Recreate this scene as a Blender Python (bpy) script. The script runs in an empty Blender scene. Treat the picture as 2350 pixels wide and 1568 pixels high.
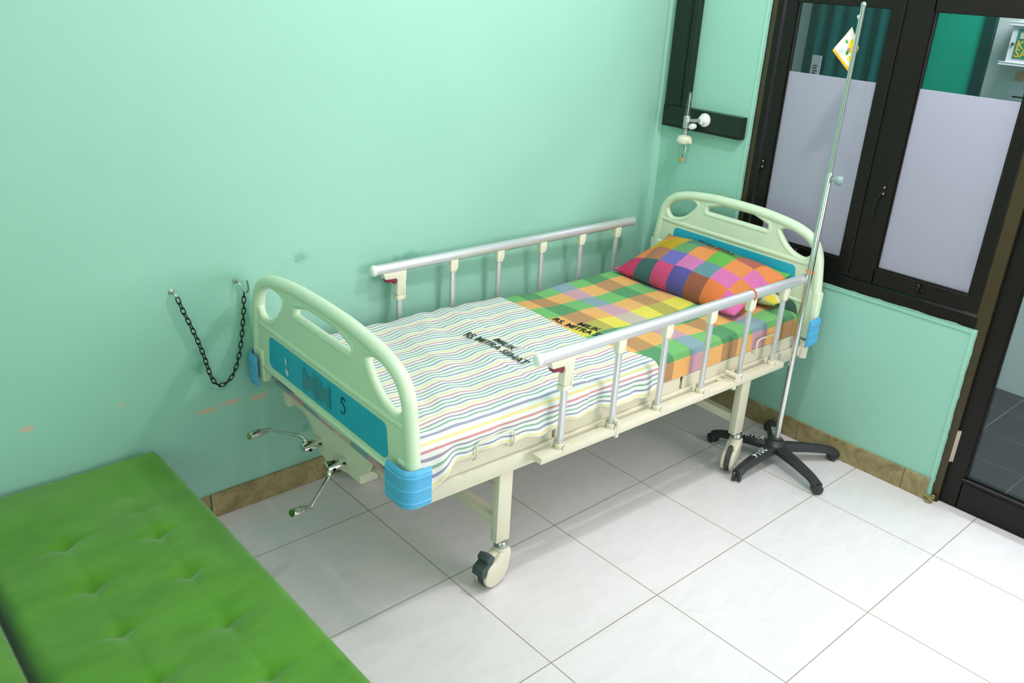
import bpy, bmesh, math, random
from mathutils import Vector, Matrix
random.seed(7)
PI = math.pi
S = bpy.context.scene
COL = S.collection

# ------------------------------------------------------------------ camera, world, lamps' light, exposure
cd = bpy.data.cameras.new('camera'); cam = bpy.data.objects.new('camera', cd); COL.objects.link(cam)
cd.sensor_fit = 'HORIZONTAL'; cd.sensor_width = 36.0; cd.lens = 36.0 * 1986.65282 / 2350.0
cd.clip_start = 0.05; cd.clip_end = 60
YAW, PITCH, ROLL = math.radians(47.10963279), math.radians(-23.44934907), math.radians(3.2998753)
fwd = Vector((math.cos(YAW) * math.cos(PITCH), math.sin(YAW) * math.cos(PITCH), math.sin(PITCH)))
rgt = Vector((math.sin(YAW), -math.cos(YAW), 0)); upv = rgt.cross(fwd)
r2 = math.cos(ROLL) * rgt + math.sin(ROLL) * upv; u2 = -math.sin(ROLL) * rgt + math.cos(ROLL) * upv
cam.matrix_world = Matrix(((r2.x, u2.x, -fwd.x, -1.504188), (r2.y, u2.y, -fwd.y, -2.363227), (r2.z, u2.z, -fwd.z, 1.929812), (0, 0, 0, 1)))
S.camera = cam
S.view_settings.view_transform = 'Standard'; S.view_settings.look = 'None'
S.view_settings.gamma = 1.0; S.view_settings.use_curve_mapping = False
S.view_settings.exposure = -0.58
w = bpy.data.worlds.new('world'); S.world = w; w.use_nodes = True
w.node_tree.nodes['Background'].inputs[0].default_value = (0.8, 0.9, 1.0, 1)
w.node_tree.nodes['Background'].inputs[1].default_value = 0.25

LAMPS = [(0.96, -1.12, 2.66, 80.0, (1.0, .945, .98)), (-0.17, -1.20, 2.66, 22.0, (1.0, .945, .98))]
for (x, y, z, e, c) in LAMPS:
    ld = bpy.data.lights.new('ceiling_lamp_light', 'POINT'); ld.energy = e; ld.shadow_soft_size = 0.05; ld.color = c
    lo = bpy.data.objects.new('ceiling_lamp_light', ld); lo.location = (x, y, z); COL.objects.link(lo)
# soft window light at the far right end; unseen green fill added at sofa end
for (p, rot, sx, sy, e, c) in (((2.0, -4.42, 1.62), (math.radians(90), 0, 0), 2.2, 1.4, 124, (1.0, .885, .91)), ((-2.66, -2.7, 1.5), (0, math.radians(-90), 0), 1.5, 1.6, 44, (.60, 1.0, .77))):
    ld = bpy.data.lights.new('daylight_and_fill', 'AREA'); ld.energy = e; ld.shape = 'RECTANGLE'; ld.size = sx; ld.size_y = sy; ld.color = c
    lo = bpy.data.objects.new('daylight_and_fill', ld); lo.location = p; lo.rotation_euler = rot; COL.objects.link(lo)
ld = bpy.data.lights.new('corridor_fill_light', 'AREA'); ld.energy = 72; ld.shape = 'RECTANGLE'; ld.size = 0.3; ld.size_y = 1.6; ld.color = (1.0, 0.92, 0.98)  # unseen area light added to brighten the corridor and the film from behind
lo = bpy.data.objects.new('corridor_fill_light', ld); lo.location = (2.62, -1.75, 2.70); COL.objects.link(lo)

# ------------------------------------------------------------------ node materials
def srgb(r, g, b):
    f = lambda c: (c / 255 / 12.92) if c / 255 <= 0.04045 else ((c / 255 + 0.055) / 1.055) ** 2.4
    return (f(r), f(g), f(b), 1.0)

class NT:
    """small node-tree writer"""
    def __init__(s, name):
        s.m = bpy.data.materials.new(name); s.m.use_nodes = True; s.t = s.m.node_tree
        s.b = s.t.nodes['Principled BSDF']; s.out = s.t.nodes['Material Output']
    def n(s, typ, ins=None, **kw):
        nd = s.t.nodes.new(typ)
        for k, v in kw.items(): setattr(nd, k, v)
        for k, v in (ins or {}).items(): s.set(nd.inputs[k], v)
        return nd
    def set(s, sock, v):
        if hasattr(v, 'is_output') or isinstance(v, bpy.types.NodeSocket): s.t.links.new(v, sock)
        else: sock.default_value = v
    def math(s, op, a, b=None, c=None):
        nd = s.n('ShaderNodeMath', operation=op); s.set(nd.inputs[0], a)
        if b is not None: s.set(nd.inputs[1], b)
        if c is not None: s.set(nd.inputs[2], c)
        return nd.outputs[0]
    def mix(s, f, a, b, blend='MIX'):
        nd = s.n('ShaderNodeMix', data_type='RGBA', blend_type=blend)
        s.set(nd.inputs['Factor'], f); s.set(nd.inputs[6], a); s.set(nd.inputs[7], b); return nd.outputs[2]
    def coord(s, kind='Object'): return s.n('ShaderNodeTexCoord').outputs[kind]
    def noise(s, scale, vec=None, detail=3, rough=0.5, dist=0.0):
        nd = s.n('ShaderNodeTexNoise', {'Scale': scale, 'Detail': detail, 'Roughness': rough, 'Distortion': dist})
        if vec is not None: s.set(nd.inputs['Vector'], vec)
        return nd.outputs[0]
    def mapping(s, vec, scale=(1, 1, 1), rot=(0, 0, 0), loc=(0, 0, 0)):
        nd = s.n('ShaderNodeMapping', {'Scale': scale, 'Rotation': rot, 'Location': loc}); s.set(nd.inputs['Vector'], vec); return nd.outputs[0]
    def sep(s, vec):
        nd = s.n('ShaderNodeSeparateXYZ'); s.set(nd.inputs[0], vec); return nd.outputs
    def ramp(s, f, stops, interp='LINEAR'):
        nd = s.n('ShaderNodeValToRGB'); cr = nd.color_ramp; cr.interpolation = interp
        while len(cr.elements) < len(stops): cr.elements.new(0.5)
        for e, (p, c) in zip(cr.elements, stops): e.position = p; e.color = c
        s.set(nd.inputs[0], f); return nd.outputs[0]
    def smooth(s, x, lo, hi):
        nd = s.n('ShaderNodeMapRange', {'From Min': lo, 'From Max': hi}, interpolation_type='SMOOTHSTEP'); s.set(nd.inputs[0], x); return nd.outputs[0]
    def bump(s, h, strength=0.3, dist=0.01):
        nd = s.n('ShaderNodeBump', {'Strength': strength, 'Distance': dist}); s.set(nd.inputs['Height'], h); s.set(s.b.inputs['Normal'], nd.outputs[0])
    def P(s, **kw):
        names = dict(color='Base Color', rough='Roughness', metal='Metallic', spec='Specular IOR Level', trans='Transmission Weight', ior='IOR', coat='Coat Weight', sheen='Sheen Weight', alpha='Alpha', sss='Subsurface Weight')
        for k, v in kw.items(): s.set(s.b.inputs[names[k]], v)
        return s

def simple(name, col, rough=0.5, metal=0.0, spec=0.5, vary=0.06, nscale=18, bump=0.0, bscale=120, **kw):
    t = NT(name); v = t.noise(nscale, t.coord(), 4)
    c2 = tuple(max(0, c * (1 - vary * 2.2)) for c in col[:3]) + (1,)
    t.P(color=t.mix(v, col, c2), rough=rough, metal=metal, spec=spec, **kw)
    if bump: t.bump(t.noise(bscale, t.coord(), 3), bump, 0.004)
    return t.m

M = {}
M['cream_metal'] = simple('cream_painted_metal', srgb(229, 222, 202), 0.38, vary=0.03)
M['cream_plastic'] = simple('cream_plastic', srgb(226, 240, 214), 0.36, vary=0.02)
M['ivory'] = simple('ivory_plastic', srgb(236, 231, 211), 0.42, vary=0.02)
M['blue'] = simple('blue_plastic', srgb(92, 182, 236), 0.40, vary=0.04)
M['blue_panel'] = simple('blue_accent_panel', srgb(32, 176, 214), 0.45, vary=0.04)
M['alu'] = simple('brushed_aluminium', srgb(222, 222, 228), 0.36, metal=0.55, vary=0.02)
M['chrome'] = simple('chrome', srgb(225, 225, 225), 0.10, metal=1.0, vary=0.02)
M['steel'] = simple('galvanised_steel', srgb(190, 190, 190), 0.3, metal=0.9)
M['maroon'] = simple('maroon_plastic', srgb(134, 34, 50), 0.4)
M['rubber'] = simple('dark_rubber', srgb(62, 66, 64), 0.6)
M['pedal'] = simple('dark_green_grey_plastic', srgb(58, 76, 74), 0.5)
M['black'] = simple('black_plastic', srgb(44, 44, 49), 0.42, bump=0.08)
M['screw'] = simple('screw_steel', srgb(120, 120, 115), 0.35, metal=0.9)
M['ink'] = simple('black_ink', srgb(38, 45, 50), 0.9, spec=0.1)
M['inkgreen'] = simple('faded_black_ink', srgb(52, 66, 62), 0.9, spec=0.1)
M['white_paint'] = simple('white_stencil_paint', srgb(225, 228, 226), 0.8)
M['orange_band'] = simple('orange_rubber', srgb(232, 120, 62), 0.6)
M['black_alu'] = simple('dark_bronze_aluminium', srgb(20, 16, 13), 0.38, metal=0.0, spec=0.28, vary=0.1)
M['bronze_alu'] = simple('olive_bronze_aluminium', srgb(70, 59, 38), 0.32, metal=0.25, spec=0.5, vary=0.1)
M['duct'] = simple('dark_green_black_plastic', srgb(20, 34, 27), 0.34, spec=0.4, vary=0.08)
M['chain'] = simple('dark_chain_steel', srgb(52, 54, 54), 0.35, metal=0.8)
M['white_plastic'] = simple('white_plastic', srgb(238, 240, 238), 0.35, vary=0.01)
M['orange_float'] = simple('orange_float', srgb(238, 150, 60), 0.5)
M['skirt_white'] = simple('white_lacquer', srgb(236, 234, 240), 0.4, vary=0.01)
M['ceiling'] = simple('white_ceiling_paint', srgb(240, 240, 236), 0.9, vary=0.02)
M['plain_wall'] = simple('off_white_wall_paint', srgb(206, 218, 206), 0.8, vary=0.02)
M['teal'] = simple('teal_curtain_cloth', srgb(18, 92, 92), 0.9, spec=0.1)
M['teal_door'] = simple('teal_door_paint', srgb(6, 176, 146), 0.5)
M['paper'] = simple('white_paper', srgb(226, 222, 236), 0.9, vary=0.01)
M['yellow_ink'] = simple('yellow_letter', srgb(232, 196, 52), 0.7)
M['board_green'] = simple('green_poster', srgb(58, 138, 120), 0.6)
M['corridor_wall'] = simple('pale_corridor_paint', srgb(214, 222, 222), 0.8, vary=0.02)

def glassy(name, tint, fac=0.10, rough=0.02):
    t = NT(name); tr = t.n('ShaderNodeBsdfTransparent', {'Color': tint}); gl = t.n('ShaderNodeBsdfGlossy', {'Roughness': rough})
    fr = t.n('ShaderNodeFresnel', {'IOR': 1.45}); bk = t.n('ShaderNodeNewGeometry').outputs['Backfacing']; f = t.math('MULTIPLY', t.math('ADD', fr.outputs[0], fac - 0.04), t.math('SUBTRACT', 1.0, bk))
    mx = t.n('ShaderNodeMixShader'); t.set(mx.inputs[0], f); t.set(mx.inputs[1], tr.outputs[0]); t.set(mx.inputs[2], gl.outputs[0])
    t.t.links.new(mx.outputs[0], t.out.inputs[0]); return t.m
M['glass'] = glassy('window_glass', (0.86, 0.93, 0.93, 1), 0.05)
M['clear_plastic'] = glassy('clear_plastic', (0.90, 0.95, 0.93, 1), 0.10, 0.1)
M['clear_holder'] = glassy('clear_card_holder', (0.80, 0.90, 0.90, 1), 0.12, 0.15)

def m_frost():
    t = NT('frosted_film'); d = t.n('ShaderNodeBsdfDiffuse', {'Color': srgb(196, 192, 208)}); tl = t.n('ShaderNodeBsdfTranslucent', {'Color': srgb(222, 218, 230)})
    mx = t.n('ShaderNodeMixShader', {0: 0.6}); t.set(mx.inputs[1], d.outputs[0]); t.set(mx.inputs[2], tl.outputs[0])
    gl = t.n('ShaderNodeBsdfGlossy', {'Roughness': 0.25}); mx2 = t.n('ShaderNodeMixShader', {0: 0.05}); t.set(mx2.inputs[1], mx.outputs[0]); t.set(mx2.inputs[2], gl.outputs[0])
    t.t.links.new(mx2.outputs[0], t.out.inputs[0]); return t.m
M['frost'] = m_frost()

def m_wall():
    t = NT('mint_wall_paint'); o = t.coord(); base = t.mix(t.noise(2.2, o, 4), srgb(159, 209, 193), srgb(152, 203, 187))
    x, y, z = t.sep(o)
    # peeled plaster scar on the long wall, a rubbed smudge and small nicks
    def blob(cx, cz, rx, rz):
        dx = t.math('DIVIDE', t.math('SUBTRACT', x, cx), rx); dz = t.math('DIVIDE', t.math('SUBTRACT', z, cz), rz)
        r = t.math('SQRT', t.math('ADD', t.math('MULTIPLY', dx, dx), t.math('MULTIPLY', dz, dz)))
        return t.math('SUBTRACT', 1.0, t.smooth(r, 0.0, 1.0))
    n1 = t.noise(55, o, 6, 0.7)
    longw = t.math('GREATER_THAN', y, 0.29)
    peel = None
    for a in ((-0.455, .440, .095, .024), (-0.37, .448, .085, .022), (-0.265, .437, .085, .028), (-1.02, .552, .04, .02), (-0.74, .55, .02, .016)):
        b = blob(*a); peel = b if peel is None else t.math('MAXIMUM', peel, b)
    pm = t.smooth(t.math('ADD', t.math('MULTIPLY', peel, .55), n1), 0.80, 0.86); pm = t.math('MULTIPLY', pm, longw)
    c = t.mix(pm, base, srgb(208, 190, 168))
    n2 = t.noise(26, o, 5, 0.7)
    sm = None
    for a in ((-0.07, .935, .09, .06), (-0.47, .61, .09, .07), (-.09, .25, .1, .05), (.40, .86, .2, .05)):
        b = blob(*a); sm = b if sm is None else t.math('MAXIMUM', sm, b)
    smk = t.math('MULTIPLY', t.math('MULTIPLY', t.smooth(t.math('MULTIPLY', sm, n2), 0.26, 0.5), 0.5), longw)
    c = t.mix(smk, c, srgb(86, 160, 132))
    # loose specks all over
    sp = t.smooth(t.noise(60, o, 2, 0.4), 0.79, 0.82); c = t.mix(t.math('MULTIPLY', sp, 0.45), c, srgb(190, 205, 170))
    t.P(color=c, rough=0.55, spec=0.35); t.bump(t.noise(7, o, 4, 0.5), 0.14, 0.02); return t.m
M['wall'] = m_wall()

def m_floor(name, tile, c1, c2, gr, rough, gw=0.0035):
    t = NT(name); o = t.coord(); x, y, z = t.sep(o)
    def g(v): 
        f = t.math('FRACT', t.math('ADD', t.math('DIVIDE', v, tile), 1000.0)); d = t.math('MINIMUM', f, t.math('SUBTRACT', 1.0, f)); return d
    d = t.math('MINIMUM', g(x), g(y)); line = t.math('LESS_THAN', d, gw / 2 / tile)
    vein = t.noise(5.0, t.mapping(o, (1, 3.0, 1), (0, 0, .5)), 6, 0.6, 1.2)
    base = t.mix(t.smooth(vein, 0.35, 0.75), c1, c2)
    gcol = t.mix(t.noise(1.7, o, 2), gr, srgb(172, 160, 152))
    t.P(color=t.mix(line, base, gcol), rough=t.math('ADD', rough, t.math('MULTIPLY', line, 0.4)), spec=0.45)
    return t.m
M['floor'] = m_floor('white_floor_tile', 0.5, srgb(235, 229, 234), srgb(228, 223, 227), srgb(128, 104, 88), 0.22)
M['dark_floor'] = m_floor('dark_corridor_tile', 0.30, srgb(42, 43, 49), srgb(37, 38, 44), srgb(18, 18, 20), 0.45, 0.004)

def m_marble():
    t = NT('brown_marble_skirting'); o = t.coord(); n = t.noise(9, o, 6, 0.65, 1.5); n2 = t.noise(30, o, 5, 0.7, 2.0)
    c = t.ramp(n, [(0.30, srgb(124, 106, 72)), (0.5, srgb(158, 141, 100)), (0.72, srgb(182, 168, 128))])
    t.P(color=t.mix(t.smooth(n2, .55, .72), c, srgb(116, 96, 62)), rough=0.45); return t.m
M['marble'] = m_marble()

def m_sofa():
    t = NT('green_velour'); o = t.coord(); n = t.noise(5, t.mapping(o, (1, 2, 1)), 5, 0.6)
    c = t.mix(t.smooth(n, .3, .75), srgb(88, 146, 44), srgb(74, 130, 38))
    t.P(color=c, rough=0.95, spec=0.1, sheen=0.35); t.b.inputs['Sheen Roughness'].default_value = 0.5
    t.bump(t.noise(260, o, 2), 0.12, 0.002); return t.m
M['sofa'] = m_sofa()

def m_stripes():
    t = NT('striped_cotton'); uv = t.coord('UV'); u, v, _ = t.sep(uv)
    P = 0.092; f = t.math('FRACT', t.math('ADD', t.math('DIVIDE', v, P), 50.0))
    # sequence going up the v axis: yellow, blue, green, purple, red
    cols = [srgb(238, 214, 92), srgb(62, 82, 142), srgb(32, 142, 110), srgb(104, 72, 134), srgb(206, 66, 88)]
    c = t.ramp(f, [(i / 5.0, k) for i, k in enumerate(cols)], 'CONSTANT')
    g = t.math('FRACT', t.math('MULTIPLY', f, 5.0)); band = t.math('MULTIPLY', t.math('GREATER_THAN', g, 0.30), t.math('LESS_THAN', g, 0.70))
    tw = t.math('FRACT', t.math('DIVIDE', t.math('ADD', u, t.math('MULTIPLY', v, 0.35)), 0.0042)); dash = t.math('MULTIPLY_ADD', t.math('GREATER_THAN', tw, 0.42), 0.6, 0.30)
    t.P(color=t.mix(t.math('MULTIPLY', band, dash), srgb(238, 240, 238), c), rough=0.9, spec=0.15)
    t.bump(t.noise(14, t.mapping(uv, (1, .35, 1)), 4), 0.25, 0.012); return t.m
M['stripes'] = m_stripes()

def m_plaid(name, cu, cv, rows, tints, bright=1.0, off=(0, 0)):
    t = NT(name); uv = t.coord('UV'); u, v, _ = t.sep(uv)
    fu = t.math('FRACT', t.math('ADD', t.math('DIVIDE', t.math('ADD', u, off[0]), cu * len(tints)), 20.0))
    fv = t.math('FRACT', t.math('ADD', t.math('DIVIDE', t.math('ADD', v, off[1]), cv * len(rows)), 20.0))
    base = t.ramp(fv, [(i / len(rows), c) for i, c in enumerate(rows)], 'CONSTANT')
    tint = t.ramp(fu, [(i / len(tints), c[0]) for i, c in enumerate(tints)], 'CONSTANT')
    amt = t.ramp(fu, [(i / len(tints), (c[1],) * 3 + (1,)) for i, c in enumerate(tints)], 'CONSTANT')
    c = t.mix(amt, base, tint)
    w1 = t.noise(1.0, t.mapping(uv, (60, 900, 1)), 3, 0.7); w2 = t.noise(1.0, t.mapping(uv, (900, 60, 1)), 3, 0.7)
    wv = t.math('MULTIPLY_ADD', t.math('ADD', w1, w2), 0.72, 0.28)
    mul = t.n('ShaderNodeCombineColor'); [t.set(mul.inputs[i], wv) for i in range(3)]
    c = t.mix(1.0, c, mul.outputs[0], 'MULTIPLY')
    t.P(color=c, rough=0.9, spec=0.12); t.bump(t.noise(9, t.mapping(uv, (1, 1, 1)), 4), 0.3, 0.015); return t.m
OR, GR, YE = srgb(232, 172, 108), srgb(98, 180, 112), srgb(228, 214, 88)
VI, GY, LI = srgb(166, 140, 216), srgb(88, 88, 96), srgb(236, 204, 140)
M['plaid'] = m_plaid('checked_cotton', 0.097, 0.1045, [OR, GR, OR, GR, YE, OR, GR, OR, GR, OR], [(GY, .45), (LI, .10), (VI, .50), (LI, .10)], off=(0.0585, 0.03))
def m_checks(name, cu, cv, rows, off):
    t = NT(name); uv = t.coord('UV'); u, v, _ = t.sep(uv); nc, nr = len(rows[0]), len(rows)
    fv = t.math('FRACT', t.math('ADD', t.math('DIVIDE', t.math('ADD', v, off[1]), cv * nc), 20.0)); fu = t.math('FRACT', t.math('ADD', t.math('DIVIDE', t.math('ADD', u, off[0]), cu * nr), 20.0)); c = None
    for i, row in enumerate(rows):
        r = t.ramp(fv, [(k / nc, srgb(*[c_ * .86 + 16 for c_ in q])) for k, q in enumerate(row)], 'CONSTANT'); c = r if c is None else t.mix(t.math('GREATER_THAN', fu, i / nr), c, r)
    w1 = t.noise(1.0, t.mapping(uv, (60, 900, 1)), 3, 0.7); w2 = t.noise(1.0, t.mapping(uv, (900, 60, 1)), 3, 0.7); wv = t.math('MULTIPLY_ADD', t.math('ADD', w1, w2), 0.8, 0.22)
    mul = t.n('ShaderNodeCombineColor'); [t.set(mul.inputs[i], wv) for i in range(3)]
    t.P(color=t.mix(1.0, c, mul.outputs[0], 'MULTIPLY'), rough=0.9, spec=0.12); t.bump(t.noise(9, uv, 4), 0.3, 0.015); return t.m
# rows from the open front edge to the back, columns from the room side to the wall side
M['pillow_plaid'] = m_checks('checked_pillow_cotton', 0.092, 0.100, [
    [(228, 104, 172), (240, 122, 66), (150, 84, 64), (84, 80, 158), (214, 70, 120), (58, 94, 96), (208, 56, 104)],
    [(240, 138, 76), (228, 116, 184), (100, 146, 160), (222, 122, 184), (112, 106, 194), (174, 116, 86), (244, 144, 78)],
    [(232, 118, 186), (244, 142, 82), (102, 182, 76), (246, 150, 84), (104, 160, 104), (202, 160, 36), (234, 188, 40)],
    [(240, 140, 80), (178, 98, 88), (82, 140, 82), (184, 118, 82), (84, 132, 124), (214, 168, 52), (240, 150, 80)],
    [(104, 176, 80), (244, 142, 82), (92, 166, 74), (240, 150, 90), (92, 160, 90), (226, 160, 60), (226, 120, 80)]], (.2020, .36))
M['teal_plaid'] = m_plaid('pale_checked_cotton', 0.05, 0.05, [srgb(212, 214, 170), srgb(80, 170, 178), srgb(222, 204, 70)], [(srgb(230, 230, 210), .5), (srgb(60, 160, 170), .4), (srgb(230, 210, 90), .4)])

def m_sachet():
    t = NT('printed_sachet'); uv = t.coord('UV'); u, v, _ = t.sep(uv)
    def blob(cx, cy, r, w=0.25):
        dx = t.math('SUBTRACT', u, cx); dy = t.math('SUBTRACT', v, cy); d = t.math('SQRT', t.math('ADD', t.math('MULTIPLY', dx, dx), t.math('MULTIPLY', dy, dy)))
        return t.math('LESS_THAN', t.math('ADD', d, t.math('MULTIPLY', t.noise(9, uv, 2), 0.06)), r)
    c = srgb(228, 232, 222)
    for a, col in (((.62, .52, .26), srgb(240, 200, 40)), ((.30, .30, .13), srgb(236, 214, 60)), ((.80, .30, .16), srgb(236, 170, 30)), ((.42, .58, .10), srgb(150, 140, 160)), ((.34, .52, .10), srgb(60, 140, 50)), ((.55, .82, .09), srgb(70, 150, 60))):
        c = t.mix(blob(*a), c, col)
    edge = t.math('LESS_THAN', t.math('MINIMUM', u, v), 0.09); c = t.mix(edge, c, srgb(246, 176, 30))
    t.P(color=c, rough=0.3, spec=0.5); return t.m
M['sachet'] = m_sachet()

# ------------------------------------------------------------------ mesh helpers
class B:
    def __init__(s): s.bm = bmesh.new()
    def box(s, x0, x1, y0, y1, z0, z1, bev=0.0, seg=2, mat=None):
        b = bmesh.new(); bmesh.ops.create_cube(b, size=1.0)
        for v in b.verts: v.co = Vector(((x0 + x1) / 2 + v.co.x * (x1 - x0), (y0 + y1) / 2 + v.co.y * (y1 - y0), (z0 + z1) / 2 + v.co.z * (z1 - z0)))
        if bev: bmesh.ops.bevel(b, geom=b.edges[:] + b.verts[:], offset=bev, segments=seg, profile=0.5, affect='EDGES')
        return s.add(b, mat)
    def add(s, b, mat=None):
        if mat is not None: b.transform(mat)
        me = bpy.data.meshes.new('tmp'); b.to_mesh(me); b.free(); s.bm.from_mesh(me); bpy.data.meshes.remove(me); return s
    def mesh(s, me, mat=None):
        b = bmesh.new(); b.from_mesh(me); return s.add(b, mat)
    def tube(s, pts, r, seg=14, cap=True, closed=False, sx=1.0, up=None):
        """sweep a circle (ellipse when sx != 1: sx scales across `up`) along pts; r a number or one per point"""
        pts = [Vector(p) for p in pts]; n = len(pts); rr = r if isinstance(r, (list, tuple)) else [r] * n
        rings = []; prev = None; b = s.bm
        for i, p in enumerate(pts):
            if closed: t = (pts[(i + 1) % n] - pts[i - 1]).normalized()
            else: t = (pts[min(i + 1, n - 1)] - pts[max(i - 1, 0)]).normalized()
            if up is not None: a = (Vector(up) - t * t.dot(Vector(up))).normalized()
            elif prev is None:
                a = t.orthogonal().normalized()
            else:
                a = (prev - t * prev.dot(t)).normalized()
            prev = a; c = t.cross(a)
            rings.append([b.verts.new(p + (a * math.cos(2 * PI * k / seg) + c * sx * math.sin(2 * PI * k / seg)) * rr[i]) for k in range(seg)])
        for i in range(n if closed else n - 1):
            A, Bq = rings[i], rings[(i + 1) % n]
            for k in range(seg): b.faces.new((A[k], A[(k + 1) % seg], Bq[(k + 1) % seg], Bq[k]))
        if cap and not closed:
            b.faces.new(rings[0][::-1]); b.faces.new(rings[-1])
        return s
    def lathe(s, prof, origin=(0, 0, 0), axis=(0, 0, 1), seg=24):
        """prof: (radius, height) pairs along axis"""
        ax = Vector(axis).normalized(); a = ax.orthogonal().normalized(); c = ax.cross(a); o = Vector(origin); b = s.bm; rings = []
        for r, h in prof:
            if r < 1e-6: rings.append([b.verts.new(o + ax * h)])
            else: rings.append([b.verts.new(o + ax * h + (a * math.cos(2 * PI * k / seg) + c * math.sin(2 * PI * k / seg)) * r) for k in range(seg)])
        for A, Q in zip(rings, rings[1:]):
            for k in range(seg):
                k2 = (k + 1) % seg
                if len(A) == 1 and len(Q) == 1: continue
                if len(A) == 1: b.faces.new((A[0], Q[k2], Q[k]))
                elif len(Q) == 1: b.faces.new((A[k], A[k2], Q[0]))
                else: b.faces.new((A[k], A[k2], Q[k2], Q[k]))
        if len(rings[0]) > 1: b.faces.new(rings[0][::-1])
        if len(rings[-1]) > 1: b.faces.new(rings[-1])
        return s
    def prism(s, poly, h0, h1, plane='xz', bev=0.0, seg=2):
        """extrude a polygon; plane names the two axes it lies in, h along the third"""
        b = bmesh.new()
        def P(q, h):
            return {'xz': (q[0], h, q[1]), 'yz': (h, q[0], q[1]), 'xy': (q[0], q[1], h)}[plane]
        A = [b.verts.new(P(q, h0)) for q in poly]; Q = [b.verts.new(P(q, h1)) for q in poly]; n = len(poly)
        fa = b.faces.new(A[::-1]); fb = b.faces.new(Q)
        for i in range(n): b.faces.new((A[i], A[(i + 1) % n], Q[(i + 1) % n], Q[i]))
        bmesh.ops.recalc_face_normals(b, faces=b.faces[:])
        if bev: bmesh.ops.bevel(b, geom=list(set(list(fa.edges) + list(fb.edges))), offset=bev, segments=seg, profile=0.5, affect='EDGES')
        return s.add(b)
    def done(s, name, mat, parent=None, smooth=35, recalc=True):
        if recalc: bmesh.ops.recalc_face_normals(s.bm, faces=s.bm.faces[:])
        me = bpy.data.meshes.new(name); s.bm.to_mesh(me); s.bm.free()
        return link(name, me, mat, parent, smooth)

def link(name, me, mat, parent=None, smooth=35):
    ob = bpy.data.objects.new(name, me); COL.objects.link(ob)
    if mat is not None and not me.materials: me.materials.append(mat)
    if smooth:
        me.polygons.foreach_set('use_smooth', [True] * len(me.polygons))
        try: me.set_sharp_from_angle(angle=math.radians(smooth))
        except Exception: pass
    if parent is not None: ob.parent = parent
    return ob

def tag(o, label=None, cat=None, group=None, kind=None):
    if label: o['label'] = label
    if cat: o['category'] = cat
    if group: o['group'] = group
    if kind: o['kind'] = kind
    return o
def empty(name, loc=(0, 0, 0), rz=0.0):
    o = bpy.data.objects.new(name, None); o.location = loc; o.rotation_euler = (0, 0, rz); o.empty_display_size = 0.1; COL.objects.link(o); return o
def copy_tree(o, parent=None):
    c = o.copy(); COL.objects.link(c); c.parent = parent
    for ch in list(o.children): copy_tree(ch, c)
    return c
def struct(o, label=None):
    o['kind'] = 'structure'
    if label: o['label'] = label
    return o

def from_curve(cu):
    ob = bpy.data.objects.new('tmp', cu); COL.objects.link(ob); bpy.context.view_layer.update()
    dg = bpy.context.evaluated_depsgraph_get(); me = bpy.data.meshes.new_from_object(ob.evaluated_get(dg)); bpy.data.objects.remove(ob); return me
def text_mesh(body, size, bold=0.0, shear=0.0, spacing=1.0, align='LEFT'):
    cu = bpy.data.curves.new('txt', 'FONT'); cu.body = body; cu.size = size; cu.offset = bold; cu.shear = shear; cu.space_character = spacing; cu.align_x = align; cu.resolution_u = 3
    cu.fill_mode = 'FRONT'
    me = from_curve(cu); bpy.data.curves.remove(cu); return me
def offset_loop(lp, d):
    P = [Vector(p) for p in lp]; n = len(P); area = sum(P[i - 1].x * P[i].y - P[i].x * P[i - 1].y for i in range(n)); sg = 1 if area > 0 else -1; out = []
    for i in range(n):
        t = (P[(i + 1) % n] - P[i - 1]); t = t.normalized() if t.length > 1e-9 else Vector((1, 0)); out.append(P[i] + Vector((t.y, -t.x)) * sg * d)
    return out
def plate(loops, ext, bevel, res=3):
    """flat plate with holes and rounded rims, lying in local xy, centred on z"""
    cu = bpy.data.curves.new('plate', 'CURVE'); cu.dimensions = '2D'; cu.fill_mode = 'BOTH'; cu.extrude = max(ext - bevel, 0); cu.bevel_depth = bevel; cu.bevel_resolution = res; 
    for k, lp in enumerate(loops):
        lp = offset_loop(lp, bevel if k else -bevel)
        sp = cu.splines.new('POLY'); sp.points.add(len(lp) - 1)
        for p, q in zip(sp.points, lp): p.co = (q[0], q[1], 0, 1)
        sp.use_cyclic_u = True
    me = from_curve(cu); bpy.data.curves.remove(cu); return me
def roundpoly(pts, n=6):
    """pts: (x, y, radius) -> polygon with rounded corners"""
    out = []; N = len(pts)
    for i in range(N):
        x, y, r = pts[i]; p = Vector((x, y)); a = Vector(pts[i - 1][:2]) - p; b = Vector(pts[(i + 1) % N][:2]) - p
        la, lb = a.length, b.length; a.normalize(); b.normalize()
        ang = a.angle(b); d = min(r / math.tan(ang / 2), la * .49, lb * .49) if r > 0 else 0
        if d < 1e-5: out.append((x, y)); continue
        p0 = p + a * d; p1 = p + b * d
        for k in range(n + 1):
            t = k / n; q = p0 * (1 - t) ** 2 + p * 2 * t * (1 - t) + p1 * t * t; out.append((q.x, q.y))
    return out
def arc(pts, n=8):
    """catmull-rom through pts"""
    P = [Vector(p) for p in pts]; P = [P[0] * 2 - P[1]] + P + [P[-1] * 2 - P[-2]]; out = []
    for i in range(1, len(P) - 2):
        for k in range(n):
            t = k / n; a, b, c, d = P[i - 1], P[i], P[i + 1], P[i + 2]
            out.append(0.5 * ((2 * b) + (c - a) * t + (2 * a - 5 * b + 4 * c - d) * t * t + (3 * b - a - 3 * c + d) * t ** 3))
    out.append(P[-2].copy()); return out

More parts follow.
